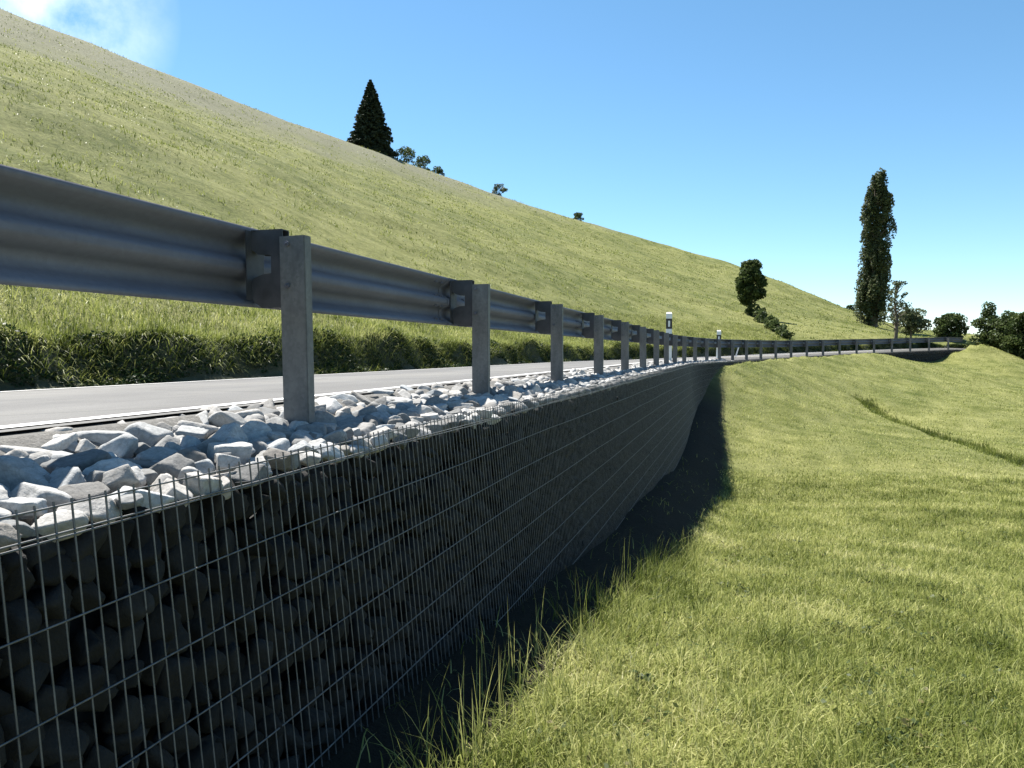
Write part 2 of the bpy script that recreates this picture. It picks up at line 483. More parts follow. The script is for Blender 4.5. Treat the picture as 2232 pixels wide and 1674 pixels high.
# left-hand hillside
crest = [(-500, -160, 78), (0, 28, 90), (235, 121, 100), (471, 219, 115), (744, 317, 135), (976, 398, 150), (1279, 491, 165),
         (1484, 552, 165), (1616, 588, 160), (1680, 613, 156), (1750, 641, 150), (1810, 664, 145), (1868, 684, 140), (1960, 722, 122)]
lp = []
for s in (-25, -12, 0, 8, 16, 25, 34, 44, 56, 70, 90, 120):
    x, y = frame(s, -5.2)
    lp.append((float(x), float(y), float(Zr(s)) + 0.75))
for q in crest:
    c = P(*q)
    lp.append(c)
    b = P(q[0], q[1], q[2] * 1.3)
    lp.append((b[0], b[1], c[2] * 1.0 - 4))
    dd = np.arange(8.0, q[2], 0.5)
    rx, ry, _ = P(q[0], 768, dd)
    rs, rn = unframe(rx, ry)
    j = int(np.argmax(rn < -5.2)) if (rn < -5.2).any() else 0
    inside = np.where(rn > -5.2)[0]
    if len(inside): j = min(int(inside[-1]) + 1, len(dd) - 1)
    fx, fy, fz = rx[j], ry[j], float(Zr(rs[j])) + 0.75
    for t in (0.25, 0.5, 0.75):
        lp.append((fx + (c[0] - fx) * t, fy + (c[1] - fy) * t, fz + (c[2] - fz) * t * (0.90 + 0.10 * t)))
lp += [P(2060, 738, 112), P(2200, 742, 118), P(2100, 742, 150)]
fL = tps(lp)
def HL(x, y):
    s, n = unframe(x, y)
    z = fL(x, y) + hash_noise(x, y, 0.09, 3) * 0.22 * sm(8, 30, -n) + hash_noise(x, y, 0.5, 5) * 0.10 * sm(6, 12, -n)
    z = z + (0.11 * np.sin(n * 1.15 + 1.6 * hash_noise(x, y, 0.12, 8)) + 0.10 * hash_noise(x, y, 0.33, 11)) * sm(9, 22, -n) * (1 - 0.6 * sm(80, 130, -n))
    e = 4.32 + 0.16 * np.sin(s * 0.9) * np.sin(s * 0.37 + 1) + 0.07 * np.sin(s * 3.1)
    top = 0.50 + 0.10 * np.sin(s * 0.55 + 0.6) + 0.05 * np.sin(s * 1.9)
    zb = Zr(s) - 0.09 + (top + 0.09) * sm(e - 0.02, e + 0.42, -n) + 0.26 * np.maximum(-n - e - 0.42, 0)
    k = sm(5.5, 11, -n)
    return zb * (1 - k) + z * k

# ------------------------------------------------------------------ ground sheets
def grid_mesh(name, X, Y, Z, flip=False):
    a, b = X.shape
    v = np.stack([X, Y, Z], -1).reshape(-1, 3)
    i = np.arange(a * b).reshape(a, b)
    f = np.stack([i[:-1, :-1], i[1:, :-1], i[1:, 1:], i[:-1, 1:]], -1).reshape(-1, 4)
    if flip: f = f[:, ::-1]
    return np_mesh(name, v, f, smooth=True)

def spaced(lo, hi, fn):
    out = [lo]
    while out[-1] < hi: out.append(out[-1] + fn(out[-1]))
    return np.array(out)
gx = spaced(-1.75, 90, lambda v: 0.06 + 0.022 * max(v + 1.5, 0))
gy = spaced(-6, 130, lambda v: 0.10 + 0.010 * abs(v))
GX, GY = np.meshgrid(gx, gy, indexing='ij')
GZ = HR(GX, GY)
me = grid_mesh('meadow', GX, GY, GZ)
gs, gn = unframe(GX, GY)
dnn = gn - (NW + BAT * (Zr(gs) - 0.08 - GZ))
soil = ((1 - sm(-0.20, 0.04, dnn - shade_w(gs) + 0.08 * hash_noise(GX, GY, 6, 3))) * (1 - sm(24, 32, gs))).reshape(-1)  # mask darkens the ground colour where the wall's shadow lies
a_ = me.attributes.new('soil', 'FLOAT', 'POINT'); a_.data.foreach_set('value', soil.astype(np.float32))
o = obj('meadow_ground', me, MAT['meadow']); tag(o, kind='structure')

ns = -spaced(4.0, 190, lambda v: 0.07 if v < 5.4 else 0.10 + 0.03 * (v - 5.4))
ss = spaced(-45, 190, lambda v: 0.22 + 0.008 * abs(v))
S_, N_ = np.meshgrid(ss, ns, indexing='ij')
HX, HYY = frame(S_, N_)
HZ = HL(HX, HYY)
me = grid_mesh('hillside', HX, HYY, HZ, flip=True)
o = obj('hillside', me, MAT['hill']); tag(o, kind='structure')
me.materials.append(MAT['soil'])
# steep cut bank beside the road is bare soil
fn = -((N_[:-1, :-1] + N_[1:, 1:]) * 0.5).reshape(-1)
fs = ((S_[:-1, :-1] + S_[1:, 1:]) * 0.5).reshape(-1)
me.polygons.foreach_set('material_index', (fn < 4.72 + 0.08 * np.sin(fs * 2.1)).astype(np.int32))

# distant valley floor and far ground below everything
g = np.array([[-900, -900, -60], [900, -900, -60], [900, 900, -60], [-900, 900, -60]], float)
o = obj('valley_ground', np_mesh('valley', g, np.array([[0, 1, 2, 3]])), MAT['hill']); tag(o, kind='structure')

def strip(name, n0, n1, dz, mat, s0=-12, s1=150, kind='structure', nn=2, crown=0.0):
    s = spaced(s0, s1, lambda v: 0.6)
    n = np.linspace(n0, n1, nn)
    A, B = np.meshgrid(s, n, indexing='ij')
    x, y = frame(A, B)
    z = Zr(A) + 0.021 * (B + 0.3) + dz - 0.55 * np.maximum(B + 0.24, 0)
    o = obj(name, grid_mesh(name, x, y, z, flip=(n0 > n1)), mat)
    return tag(o, kind=kind)
strip('road', -4.08, -0.32, 0.0, MAT['road'], nn=6)
strip('road_marking', -0.52, -0.41, 0.004, MAT['paint'])
strip('road_marking', -3.98, -3.88, 0.004, MAT['paint'])
strip('verge', -4.5, -4.08, -0.006, MAT['gravel'], nn=3)
strip('verge', -0.60, 0.0, -0.012, MAT['gravel'], nn=11)

# ------------------------------------------------------------------ gabion wall
NW = 0.50            # wire face at its top
BAT = 0.10           # batter
PITCH, ROW, TOPROW = 0.045, 0.185, 0.055
WS0, WS1 = -1.6, 70.5
def Zw(s): return Zr(s) - 0.08
def wall_h(s): return np.interp(s, [-5, 3, 8, 13, 20, 33, 40, 58, 66, 79], [1.6, 1.85, 2.45, 2.85, 2.8, 1.0, 0.5, 0.8, 1.2, 1.4])
gab = empty('gabion_wall', (X0 + NW, 2.0, -1.3))
tag(gab, 'long gabion retaining wall of welded wire filled with stones, beside the sloping meadow', 'gabion wall')
def to_par(me, par):
    m = Matrix.Translation(-par.location)
    me.transform(m)

def tubes(segs, r, sides=4):
    """segs: (N,2,3) straight wires -> verts, quads"""
    a, b = segs[:, 0], segs[:, 1]
    d = b - a
    d /= np.linalg.norm(d, axis=1)[:, None] + 1e-9
    ref = np.where(np.abs(d[:, 2:3]) > 0.7, np.array([[1.0, 0, 0]]), np.array([[0, 0, 1.0]]))
    e1 = np.cross(d, ref); e1 /= np.linalg.norm(e1, axis=1)[:, None]
    e2 = np.cross(d, e1)
    rr = r if np.ndim(r) == 0 else r[:, None]
    ring = []
    for k in range(sides):
        an = 2 * math.pi * (k + 0.5) / sides
        ring.append(e1 * math.cos(an) * rr + e2 * math.sin(an) * rr)
    V = np.stack([a + q for q in ring] + [b + q for q in ring], 1)     # N, 2*sides, 3
    N = len(segs)
    base = (np.arange(N) * 2 * sides)[:, None]
    F = []
    for k in range(sides):
        k2 = (k + 1) % sides
        F.append(np.stack([base[:, 0] + k, base[:, 0] + k2, base[:, 0] + sides + k2, base[:, 0] + sides + k], -1))
    return V.reshape(-1, 3), np.concatenate(F, 0)

segs = []
vs_ = np.arange(WS0, WS1, PITCH)
jit = rng.normal(0, 0.0025, len(vs_))
for s, j in zip(vs_, jit):
    h = float(wall_h(s)) + 0.25
    z0 = float(Zw(s))
    x1, y1 = frame(s + j, NW); x2, y2 = frame(s - j, NW + BAT * h)
    segs.append(((float(x1), float(y1), z0 + 0.012), (float(x2), float(y2), z0 - h)))
V1, F1 = tubes(np.array(segs), 0.0025)
rows = [0.0, TOPROW, TOPROW + 0.008] + [TOPROW + ROW * k for k in range(1, 17)]
segs = []
hs = np.r_[np.arange(WS0, 30, 0.9), np.arange(30, WS1, 0.9)]
for ri, r_ in enumerate(rows):
    for a, b in zip(hs[:-1], hs[1:]):
        if r_ > wall_h(a) + 0.2: continue
        sag = 0.004 * math.sin(a * 2.1 + ri)
        sag2 = 0.004 * math.sin(b * 2.1 + ri)
        x1, y1 = frame(a, NW + BAT * r_ + 0.004); x2, y2 = frame(b, NW + BAT * r_ + 0.004)
        segs.append(((float(x1), float(y1), float(Zw(a)) - r_ + sag), (float(x2), float(y2), float(Zw(b)) - r_ + sag2)))
V2, F2 = tubes(np.array(segs), np.full(len(segs), 0.0027))
me = np_mesh('mesh', np.r_[V1, V2], np.r_[F1, F2 + len(V1)])
to_par(me, gab)
obj('wire_mesh', me, MAT['wire'], gab)
# spacer ties / cross wires near the top that hold the two faces together
segs = []
for s in np.arange(-1.0, 40, 0.99):
    x1, y1 = frame(s, NW - 0.002); x2, y2 = frame(s + 0.02, -0.2)
    segs.append(((float(x1), float(y1), float(Zw(s)) - TOPROW), (float(x2), float(y2), float(Zw(s)) - 0.16)))
V1, F1 = tubes(np.array(segs), 0.002)
me = np_mesh('tie', V1, F1); to_par(me, gab)
obj('tie_wires', me, MAT['wire'], gab)
# earth core behind the face stones
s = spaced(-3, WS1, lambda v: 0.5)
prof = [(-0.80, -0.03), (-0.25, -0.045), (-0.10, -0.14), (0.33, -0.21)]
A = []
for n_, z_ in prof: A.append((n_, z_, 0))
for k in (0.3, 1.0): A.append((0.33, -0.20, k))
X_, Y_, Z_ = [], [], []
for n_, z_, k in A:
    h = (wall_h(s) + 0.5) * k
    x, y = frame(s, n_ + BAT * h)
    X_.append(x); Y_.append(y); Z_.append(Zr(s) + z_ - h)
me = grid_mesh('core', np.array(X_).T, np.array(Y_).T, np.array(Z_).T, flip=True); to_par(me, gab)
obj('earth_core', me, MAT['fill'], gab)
# end face of the wall at its far end
# ------------------------------------------------------------------ stones
def stone_base(seed, sub):
    r = random.Random(seed)
    bm = bmesh.new()
    bmesh.ops.create_icosphere(bm, subdivisions=sub, radius=1.0)
    vs = np.array([v.co[:] for v in bm.verts])
    faces = np.array([[v.index for v in f.verts] for f in bm.faces])
    bm.free()
    d = np.full(len(vs), 1.08)
    q = Matrix.Rotation(r.uniform(0, 6.28), 3, 'Z') @ Matrix.Rotation(r.uniform(-0.5, 0.5), 3, 'X')
    cuts = []
    for ax in ((1, 0, 0), (-1, 0, 0), (0, 1, 0), (0, -1, 0), (0, 0, 1), (0, 0, -1)):
        v = q @ Vector(ax) + Vector((r.gauss(0, 0.28), r.gauss(0, 0.28), r.gauss(0, 0.28)))
        cuts.append((v.normalized(), r.uniform(0.50, 0.76)))
    for k in range(r.randint(4, 7)):
        v = Vector((r.gauss(0, 1), r.gauss(0, 1), r.gauss(0, 1)))
        cuts.append((v.normalized(), r.uniform(0.66, 0.88)))
    for v, c in cuts:
        dt = vs @ np.array(v[:])
        lim = np.where(dt > 1e-3, c / np.maximum(dt, 1e-3), 9)
        d = -0.012 * np.log(np.exp(-d / 0.012) + np.exp(-np.minimum(lim, 2) / 0.012))
    ph = [r.uniform(0, 6) for _ in range(6)]
    d = d * (1 + 0.015 * np.sin(vs[:, 0] * 4 + ph[0]) * np.sin(vs[:, 1] * 5 + ph[1]) + 0.010 * np.sin(vs[:, 2] * 9 + ph[2] + vs[:, 0] * 6) * np.sin(vs[:, 1] * 8 + ph[3]))
    return vs * d[:, None], faces
def rotm(n, g):
    q = g.normal(size=(n, 4)); q /= np.linalg.norm(q, axis=1)[:, None]
    w, x, y, z = q.T
    return np.stack([np.stack([1 - 2 * (y * y + z * z), 2 * (x * y - z * w), 2 * (x * z + y * w)], -1),
                     np.stack([2 * (x * y + z * w), 1 - 2 * (x * x + z * z), 2 * (y * z - x * w)], -1),
                     np.stack([2 * (x * z - y * w), 2 * (y * z + x * w), 1 - 2 * (x * x + y * y)], -1)], 1)
def stone_mass(cs, scales, tones, sub, seed, free_rot=True):
    bases = [stone_base(seed + k, sub) for k in range(10)]
    g = np.random.default_rng(seed)
    Vs, Fs, Ts = [], [], []
    off = 0
    kind = g.integers(0, 10, len(cs))
    for k, (bv, bf) in enumerate(bases):
        m = kind == k
        if not m.any(): continue
        c, sc, t = cs[m], scales[m], tones[m]
        if free_rot: Rm = rotm(len(c), g)
        else:
            a = g.uniform(0, 2 * math.pi, len(c)); tx = g.normal(0, 0.25, len(c)); 
            ca, sa = np.cos(a), np.sin(a)
            z0 = np.zeros_like(a); o1 = np.ones_like(a)
            Rm = np.stack([np.stack([ca, -sa, z0], -1), np.stack([sa, ca, z0], -1), np.stack([tx, z0, o1], -1)], 1)
        v = bv[None] * sc[:, None, :]
        v = np.einsum('nij,nvj->nvi', Rm, v) + c[:, None]
        nv = bv.shape[0]
        Vs.append(v.reshape(-1, 3))
        Fs.append((bf[None] + (np.arange(len(c)) * nv)[:, None, None]).reshape(-1, 3) + off)
        Ts.append(np.repeat(t, nv))
        off += len(c) * nv
    return np.concatenate(Vs), np.concatenate(Fs), np.concatenate(Ts)

def tone_pick(g, n):
    t = g.choice([0.42, 0.62, 0.85, 1.0, 1.15], size=n, p=[0.16, 0.2, 0.26, 0.26, 0.12])
    return t * g.uniform(0.92, 1.08, n)

# face stones behind the wire
g = np.random.default_rng(11)
VV, FF, TT = [], [], []; off = 0
for (a, b, size, sub) in ((-1.8, 9.0, 0.105, 3), (9.0, 26, 0.13, 2), (26, 70, 0.17, 1)):
    cs, sc = [], []
    z = 0.075
    r_i = 0
    zmax = 3.1
    while z < zmax:
        s_ = a + g.uniform(0, size)
        while s_ < b:
            if z < wall_h(s_) + 0.25:
                zz = z + g.normal(0, size * 0.16)
                rad = size * g.uniform(0.48, 0.80)
                asp = np.array([g.uniform(0.85, 1.3), g.uniform(0.7, 1.0), g.uniform(0.6, 0.95)])
                n_ = NW + BAT * zz - 0.012 - rad * 0.80 - abs(g.normal(0, 0.018))
                x, y = frame(s_, n_)
                cs.append((float(x), float(y), float(Zw(s_)) - max(zz, 0.075 + rad * 0.6)))
                sc.append(rad * asp)
            s_ += size * g.uniform(0.70, 1.05)
        z += size * 0.72
    cs = np.array(cs); sc = np.array(sc)
    t = tone_pick(g, len(cs)) * 0.050 * (0.75 if sub == 1 else 1.0)  # same stone as on top; shade of the face put into its tone
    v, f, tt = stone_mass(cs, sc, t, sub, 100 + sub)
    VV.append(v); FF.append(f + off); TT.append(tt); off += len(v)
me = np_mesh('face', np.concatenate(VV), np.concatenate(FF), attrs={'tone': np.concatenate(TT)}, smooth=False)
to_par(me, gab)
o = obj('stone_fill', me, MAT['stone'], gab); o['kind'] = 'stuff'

# stones lying on top: surface falls a little from the road to the wire
def ztop(s, n): return Zr(s) - 0.035 - 0.05 * sm(-0.3, 0.1, n) - 0.035 * sm(0.1, 0.45, n)
def scatter(a, b, n0, n1, r0, r1, tries, ov, seed):
    g = np.random.default_rng(seed)
    cell = {}
    out = []
    for i in range(tries):
        f = i / tries
        rr = (r1 + (r0 - r1) * f) * g.uniform(0.85, 1.15)
        s = g.uniform(a, b); n = g.uniform(n0 + rr * 0.4, n1 - rr * 0.8)
        ci, cj = int(s // 0.25), int(n // 0.25)
        if n > 0.28: rr = min(rr, 0.050 * g.uniform(0.85, 1.1))
        ok = True
        for di in (-1, 0, 1):
            for dj in (-1, 0, 1):
                for (s2, n2, r2) in cell.get((ci + di, cj + dj), ()):
                    if (s - s2) ** 2 + (n - n2) ** 2 < ((rr + r2) * ov) ** 2: ok = False; break
                if not ok: break
            if not ok: break
        if ok:
            cell.setdefault((ci, cj), []).append((s, n, rr)); out.append((s, n, rr))
    return np.array(out)
# lower bed of smaller stones
bed = scatter(-1.5, 34, -0.36, 0.41, 0.035, 0.075, 60000, 0.74, 21)
# upper layer of larger stones
top = scatter(-0.2, 34, -0.36, 0.50, 0.032, 0.072, 90000, 0.80, 22)
def depth(x, y): return -x * math.sin(TH) + y * math.cos(TH)
x, y = frame(top[:, 0], top[:, 1])
d = depth(x, y)
u = CX + FPX * (x * math.cos(TH) + y * math.sin(TH)) / np.maximum(d, 0.1)
infr = (d > 0.3) & (u > -70) & (u < 2300)
order = np.argsort(np.where(infr, d / top[:, 2], 1e9))
sel = np.zeros(len(top), bool); sel[order[:290]] = True
g = np.random.default_rng(5)
tt = tone_pick(g, len(top))
asp = np.stack([g.uniform(0.9, 1.25, len(top)), g.uniform(0.75, 1.0, len(top)), g.uniform(0.52, 0.85, len(top))], -1)
bases = []
for k in range(14):
    bv, bf = stone_base(900 + k, 4)
    me = np_mesh('stone', bv, bf, attrs={'tone': np.ones(len(bv))}, smooth=False)
    me.materials.append(MAT['stone'])
    bases.append(me)
POSTS = [3.0 + 2.52 * k for k in range(-1, 30)]
ORD = ('first second third fourth fifth sixth seventh eighth ninth tenth eleventh twelfth thirteenth fourteenth fifteenth sixteenth seventeenth '
       'eighteenth nineteenth twentieth').split() + ['twenty-' + w for w in 'first second third fourth fifth sixth seventh eighth ninth'.split()] + ['thirtieth'] + [t + '-' + w for t in ('thirty', 'forty', 'fifty') for w in 'first second third fourth fifth sixth seventh eighth ninth'.split()]
PN = ['nearest', 'second', 'third', 'fourth', 'fifth', 'sixth', 'seventh', 'eighth', 'ninth', 'tenth', 'eleventh', 'twelfth', 'thirteenth']
lab = {}
idx = np.where(sel)[0]
for row, (lo, hi, phrase) in enumerate(((0.25, 9, 'beside the wire'), (-0.05, 0.25, 'midway across the strip'), (-9, -0.05, 'on the road side'))):
    m = [i for i in idx if lo <= top[i, 1] < hi]
    before = sorted([i for i in m if top[i, 0] < POSTS[1]], key=lambda i: -top[i, 0])
    for k, i in enumerate(before): lab[i] = (phrase, '%s before the nearest rail post' % ORD[k])
    for b in range(0, 12):
        mm = sorted([i for i in m if POSTS[b + 1] <= top[i, 0] < POSTS[b + 2]], key=lambda i: top[i, 0])
        for k, i in enumerate(mm): lab[i] = (phrase, '%s beyond the %s rail post' % (ORD[k], PN[b]))
for i in idx:
    s_, n_, r_ = top[i]
    fs = g.uniform()
    px, py = frame(s_, n_)
    h = r_ * asp[i, 2]
    o = bpy.data.objects.new('stone', bases[int(g.integers(0, 14))])
    COL.objects.link(o)
    o.location = (float(px), float(py), float(ztop(s_, n_)) - h * 0.45 + float(g.normal(0, 0.010)))
    o.scale = tuple(float(v) for v in r_ * 1.24 * asp[i])
    o.rotation_euler = (float(g.normal(0, 0.28)), float(g.normal(0, 0.28)), float(g.uniform(0, 6.28)))
    t = float(tt[i]); w = float(g.normal(0, 0.03))
    o.color = (t * (1 + w), t, t * (1 - w), 1)
    tw = 'dark grey' if t < 0.55 else 'grey' if t < 0.75 else 'light grey' if t < 1.08 else 'pale'
    sw = 'flat' if asp[i, 2] < 0.62 else 'thick'
    big = 'large ' if r_ > 0.09 else 'small ' if r_ < 0.06 else ''
    tag(o, '%s%s %s stone %s, %s' % (big, sw, tw, lab[i][0], lab[i][1]), 'stone', 'loose stones on top of the gabion wall')
rest = ~sel
P3 = lambda A, zoff: np.stack([*frame(A[:, 0], A[:, 1]), ztop(A[:, 0], A[:, 1]) + zoff], -1)
v1, f1, t1 = stone_mass(P3(top[rest], -top[rest][:, 2] * 0.3), top[rest][:, 2:3] * 1.24 * asp[rest], tt[rest], 2, 300, False)
gb = np.random.default_rng(8)
ab = np.stack([gb.uniform(0.9, 1.3, len(bed)), gb.uniform(0.8, 1.1, len(bed)), gb.uniform(0.6, 0.95, len(bed))], -1)
v2, f2, t2 = stone_mass(P3(bed, -0.065 - 0.2 * bed[:, 2]), bed[:, 2:3] * 1.35 * ab, tone_pick(gb, len(bed)) * 0.85, 3, 400, True)
o = obj('stone_layer', np_mesh('stone_layer', np.r_[v1, v2], np.r_[f1, f2 + len(v1)], attrs={'tone': np.r_[t1, t2]}, smooth=False), MAT['stone'])
tag(o, 'smaller grey stones filling the top of the gabion wall under the rail', 'stones', kind='stuff')

# ------------------------------------------------------------------ guard rail
rail = empty('guard_rail', (X0, 3.0, -0.30))
tag(rail, 'galvanised steel guard rail with corrugated beam on posts along the road', 'guard rail')
NB = -0.235
prof = [(0.0, 0.0), (0.0, 0.018), (0.012, 0.030), (0.066, 0.062), (0.080, 0.078), (0.080, 0.112), (0.066, 0.128), (0.006, 0.158), (0.004, 0.172),
        (0.004, 0.188), (0.006, 0.202), (0.066, 0.232), (0.080, 0.248), (0.080, 0.282), (0.066, 0.298), (0.012, 0.330), (0.0, 0.342), (0.0, 0.360)]
pr = np.array(prof)
tg = np.gradient(pr, axis=0); tg /= np.linalg.norm(tg, axis=1)[:, None]
nr = np.stack([tg[:, 1], -tg[:, 0]], -1)
loop = np.r_[pr, (pr + nr * 0.004)[::-1]]
def beam(s0, s1, push=0.0):
    s = spaced(s0, s1 - 0.3, lambda v: 0.5); s = np.r_[s[s < s1 - 0.05], s1]
    A = len(s); B = len(loop)
    X, Y, Z = np.zeros((A, B)), np.zeros((A, B)), np.zeros((A, B))
    for j, (p_, z_) in enumerate(loop):
        x, y = frame(s, NB - p_ - push)
        X[:, j], Y[:, j] = x, y
        Z[:, j] = Zr(s) + 0.455 + z_
    v = np.stack([X, Y, Z], -1).reshape(-1, 3)
    i = np.arange(A * B).reshape(A, B)
    j = np.roll(i, -1, axis=1)
    f = np.stack([i[:-1], j[:-1], j[1:], i[1:]], -1).reshape(-1, 4)
    # caps
    cap = []
    for q in range(B // 2 - 1):
        cap.append([i[0, q], i[0, q + 1], i[0, B - 2 - q], i[0, B - 1 - q]])
        cap.append([i[-1, q], i[-1, B - 1 - q], i[-1, B - 2 - q], i[-1, q + 1]])
    return v, np.r_[f, np.array(cap)]
VV, FF, off = [], [], 0
k = 0
s = -4.6
RE = 70.8
while s < RE:
    e = min(s + 5.04 + 0.30, RE)
    v, f = beam(s, e, 0.0045 * (k % 2))
    VV.append(v); FF.append(f + off); off += len(v)
    s += 5.04; k += 1
me = np_mesh('beam', np.concatenate(VV), np.concatenate(FF)); 
mo = bmesh.new(); mo.from_mesh(me); bmesh.ops.recalc_face_normals(mo, faces=mo.faces); mo.to_mesh(me); mo.free()
to_par(me, rail)
obj('beam', me, MAT['rail'], rail)

# post: open C section, web towards the viewer
def post_mesh():
    bm = bmesh.new()
    H, zt = 1.25, 0.765
    W, F_, t = 0.128, 0.058, 0.006
    pts = [(-W / 2, 0), (W / 2, 0), (W / 2, F_), (W / 2 - 0.022, F_), (W / 2 - 0.022, F_ - t), (W / 2 - t, F_ - t), (W / 2 - t, t), (-W / 2 + t, t), (-W / 2 + t, F_ - t),
           (-W / 2 + 0.022, F_ - t), (-W / 2 + 0.022, F_), (-W / 2, F_)]
    lo = [bm.verts.new((x, y, zt - H)) for x, y in pts]
    hi = [bm.verts.new((x, y, zt)) for x, y in pts]
    n = len(pts)
    for i in range(n): bm.faces.new((lo[i], lo[(i + 1) % n], hi[(i + 1) % n], hi[i]))
    bm.faces.new(hi); bm.faces.new(lo[::-1])
    es = [e for e in bm.edges if abs(e.verts[0].co.z - e.verts[1].co.z) > 0.5 and abs(abs(e.verts[0].co.x) - W / 2) < 1e-4]
    bmesh.ops.bevel(bm, geom=es, offset=0.004, segments=2, affect='EDGES')
    return bm_mesh('post', bm)
def bracket_mesh():
    # two folded spacer shoes with a back plate between post and beam
    bm = bmesh.new()
    pts = [(-0.066, 0.795), (-0.15, 0.80), (-0.231, 0.79), (-0.231, 0.715), (-0.19, 0.69), (-0.125, 0.685), (-0.125, 0.605), (-0.17, 0.60), (-0.215, 0.585), (-0.231, 0.555),
           (-0.231, 0.505), (-0.215, 0.475), (-0.18, 0.455), (-0.13, 0.447), (-0.066, 0.455)]
    for y0, y1 in ((0.012, 0.018), (0.062, 0.068)):
        lo = [bm.verts.new((x, y0, z)) for x, z in pts]; hi = [bm.verts.new((x, y1, z)) for x, z in pts]
        n = len(pts)
        for i in range(n): bm.faces.new((lo[i], lo[(i + 1) % n], hi[(i + 1) % n], hi[i]))
        bm.faces.new(lo[::-1]); bm.faces.new(hi)
    bm_box(bm, (-0.148, 0.04, 0.7975), (0.16, 0.054, 0.005))
    bm_box(bm, (-0.125, 0.04, 0.452), (0.12, 0.054, 0.005))
    bm_box(bm, (-0.2275, 0.04, 0.64), (0.005, 0.13, 0.31))
    return bm_mesh('bracket', bm)
def bolt_mesh():
    bm = bmesh.new()
    bmesh.ops.create_cone(bm, cap_ends=True, segments=6, radius1=0.012, radius2=0.012, depth=0.012)
    bmesh.ops.create_cone(bm, cap_ends=True, segments=12, radius1=0.0055, radius2=0.0055, depth=0.034)
    bmesh.ops.rotate(bm, verts=bm.verts, cent=(0, 0, 0), matrix=Matrix.Rotation(R(90), 3, 'X'))
    return bm_mesh('bolt', bm)
pm, bkm, btm = post_mesh(), bracket_mesh(), bolt_mesh()
pm.materials.append(MAT['post']); btm.materials.append(MAT['rail']); bkm.materials.append(MAT['bracket'])
g = np.random.default_rng(3)
for s in POSTS:
    if s > RE: break
    x, y = frame(s, 0.0)
    a = -float(np.clip((s - S0) / RR, 0, ANG))
    base = Vector((float(x), float(y), float(Zr(s)))) - rail.location
    for nm, me in (('post', pm), ('bracket', bkm)):
        o = bpy.data.objects.new(nm, me); COL.objects.link(o); o.parent = rail
        o.location = base
        tilt = float(g.normal(0, 0.006)) if nm == 'post' else 0
        o.rotation_euler = (0, tilt, a)
    if s < 14:
        for (bx, bz) in ((-0.03, 0.545), (-0.03, 0.73)):
            o = bpy.data.objects.new('bolt', btm); COL.objects.link(o); o.parent = rail
            o.location = base + Vector((bx, -0.008, bz))

# splice bolts where two lengths of beam overlap
for k in range(1, 4):
    sj = -4.6 + 5.04 * k + 0.15
    for ds in (-0.24, 0.24, 0.34, -0.34):
        for (bn, bz) in ((0.035, 0.500), (0.040, 0.598), (0.040, 0.672), (0.035, 0.772)):
            x, y = frame(sj + ds, NB - bn)
            o = bpy.data.objects.new('bolt', btm); COL.objects.link(o); o.parent = rail
            o.location = Vector((float(x) + 0.006, float(y), float(Zr(sj)) + bz)) - rail.location
            o.rotation_euler = (0, 0, R(90))

# ------------------------------------------------------------------ delineators
def delineator(px, s, n, tilt, label, height=1.52):
    x, y = frame(s, n)
    root = empty('marker_post', (float(x), float(y), float(Zr(s)) - 0.05), R(12))
    root.rotation_euler = (0, tilt, R(10))
    tag(root, label, 'marker post', 'white roadside marker posts')
    h = height
    W, D = 0.19, 0.10
    def prism(z0, z1, w, d, slant=0.0):
        bm = bmesh.new()
        pts = [(-w / 2, -d / 2), (w / 2, -d / 2), (w / 2 * 0.75, d / 2), (-w / 2 * 0.75, d / 2)]
        lo = [bm.verts.new((a, b, z0)) for a, b in pts]
        hi = [bm.verts.new((a, b, z1 + slant * (b / d + 0.5))) for a, b in pts]
        for i in range(4): bm.faces.new((lo[i], lo[(i + 1) % 4], hi[(i + 1) % 4], hi[i]))
        bm.faces.new(hi); bm.faces.new(lo[::-1])
        bmesh.ops.bevel(bm, geom=list(bm.edges), offset=0.006, segments=2, affect='EDGES')
        return bm_mesh('prism', bm)
    obj('post_body', prism(-0.2, h - 0.48, W, D), MAT['white'], root)
    obj('black_band', prism(h - 0.48, h - 0.16, W + 0.004, D + 0.004), MAT['black'], root)
    obj('post_cap', prism(h - 0.16, h, W, D, 0.05), MAT['white'], root)
    bm = bmesh.new(); bm_box(bm, (0, -D / 2 - 0.006, h - 0.32), (0.06, 0.008, 0.19), bevel=0.002)
    obj('reflector', bm_mesh('r', bm), MAT['white'], root)
    return root
delineator(0, 24.7, -0.36, 0.0, 'tall white marker post with black band, the larger and nearer one behind the rail')
delineator(0, 35.0, -0.45, 0.02, 'smaller and farther white marker post, behind the rail where the road bends', 1.22)
# leaning stake at the far corner of the wall
q = P(1600, 770, 41)
st = empty('stake', (q[0], q[1], q[2] - 0.45)); st.rotation_euler = (0, R(16), 0)
tag(st, 'short white leaning stake standing in the grass at the far corner of the gabion wall', 'stake')
bm = bmesh.new(); bm_box(bm, (0, 0, 0.52), (0.07, 0.04, 1.04), bevel=0.004)
obj('shaft', bm_mesh('shaft', bm), MAT['white'], st)
bm = bmesh.new(); bm_box(bm, (0, 0, 0.0), (0.16, 0.12, 0.22), bevel=0.01)
obj('footing', bm_mesh('ft', bm), MAT['fill'], st)

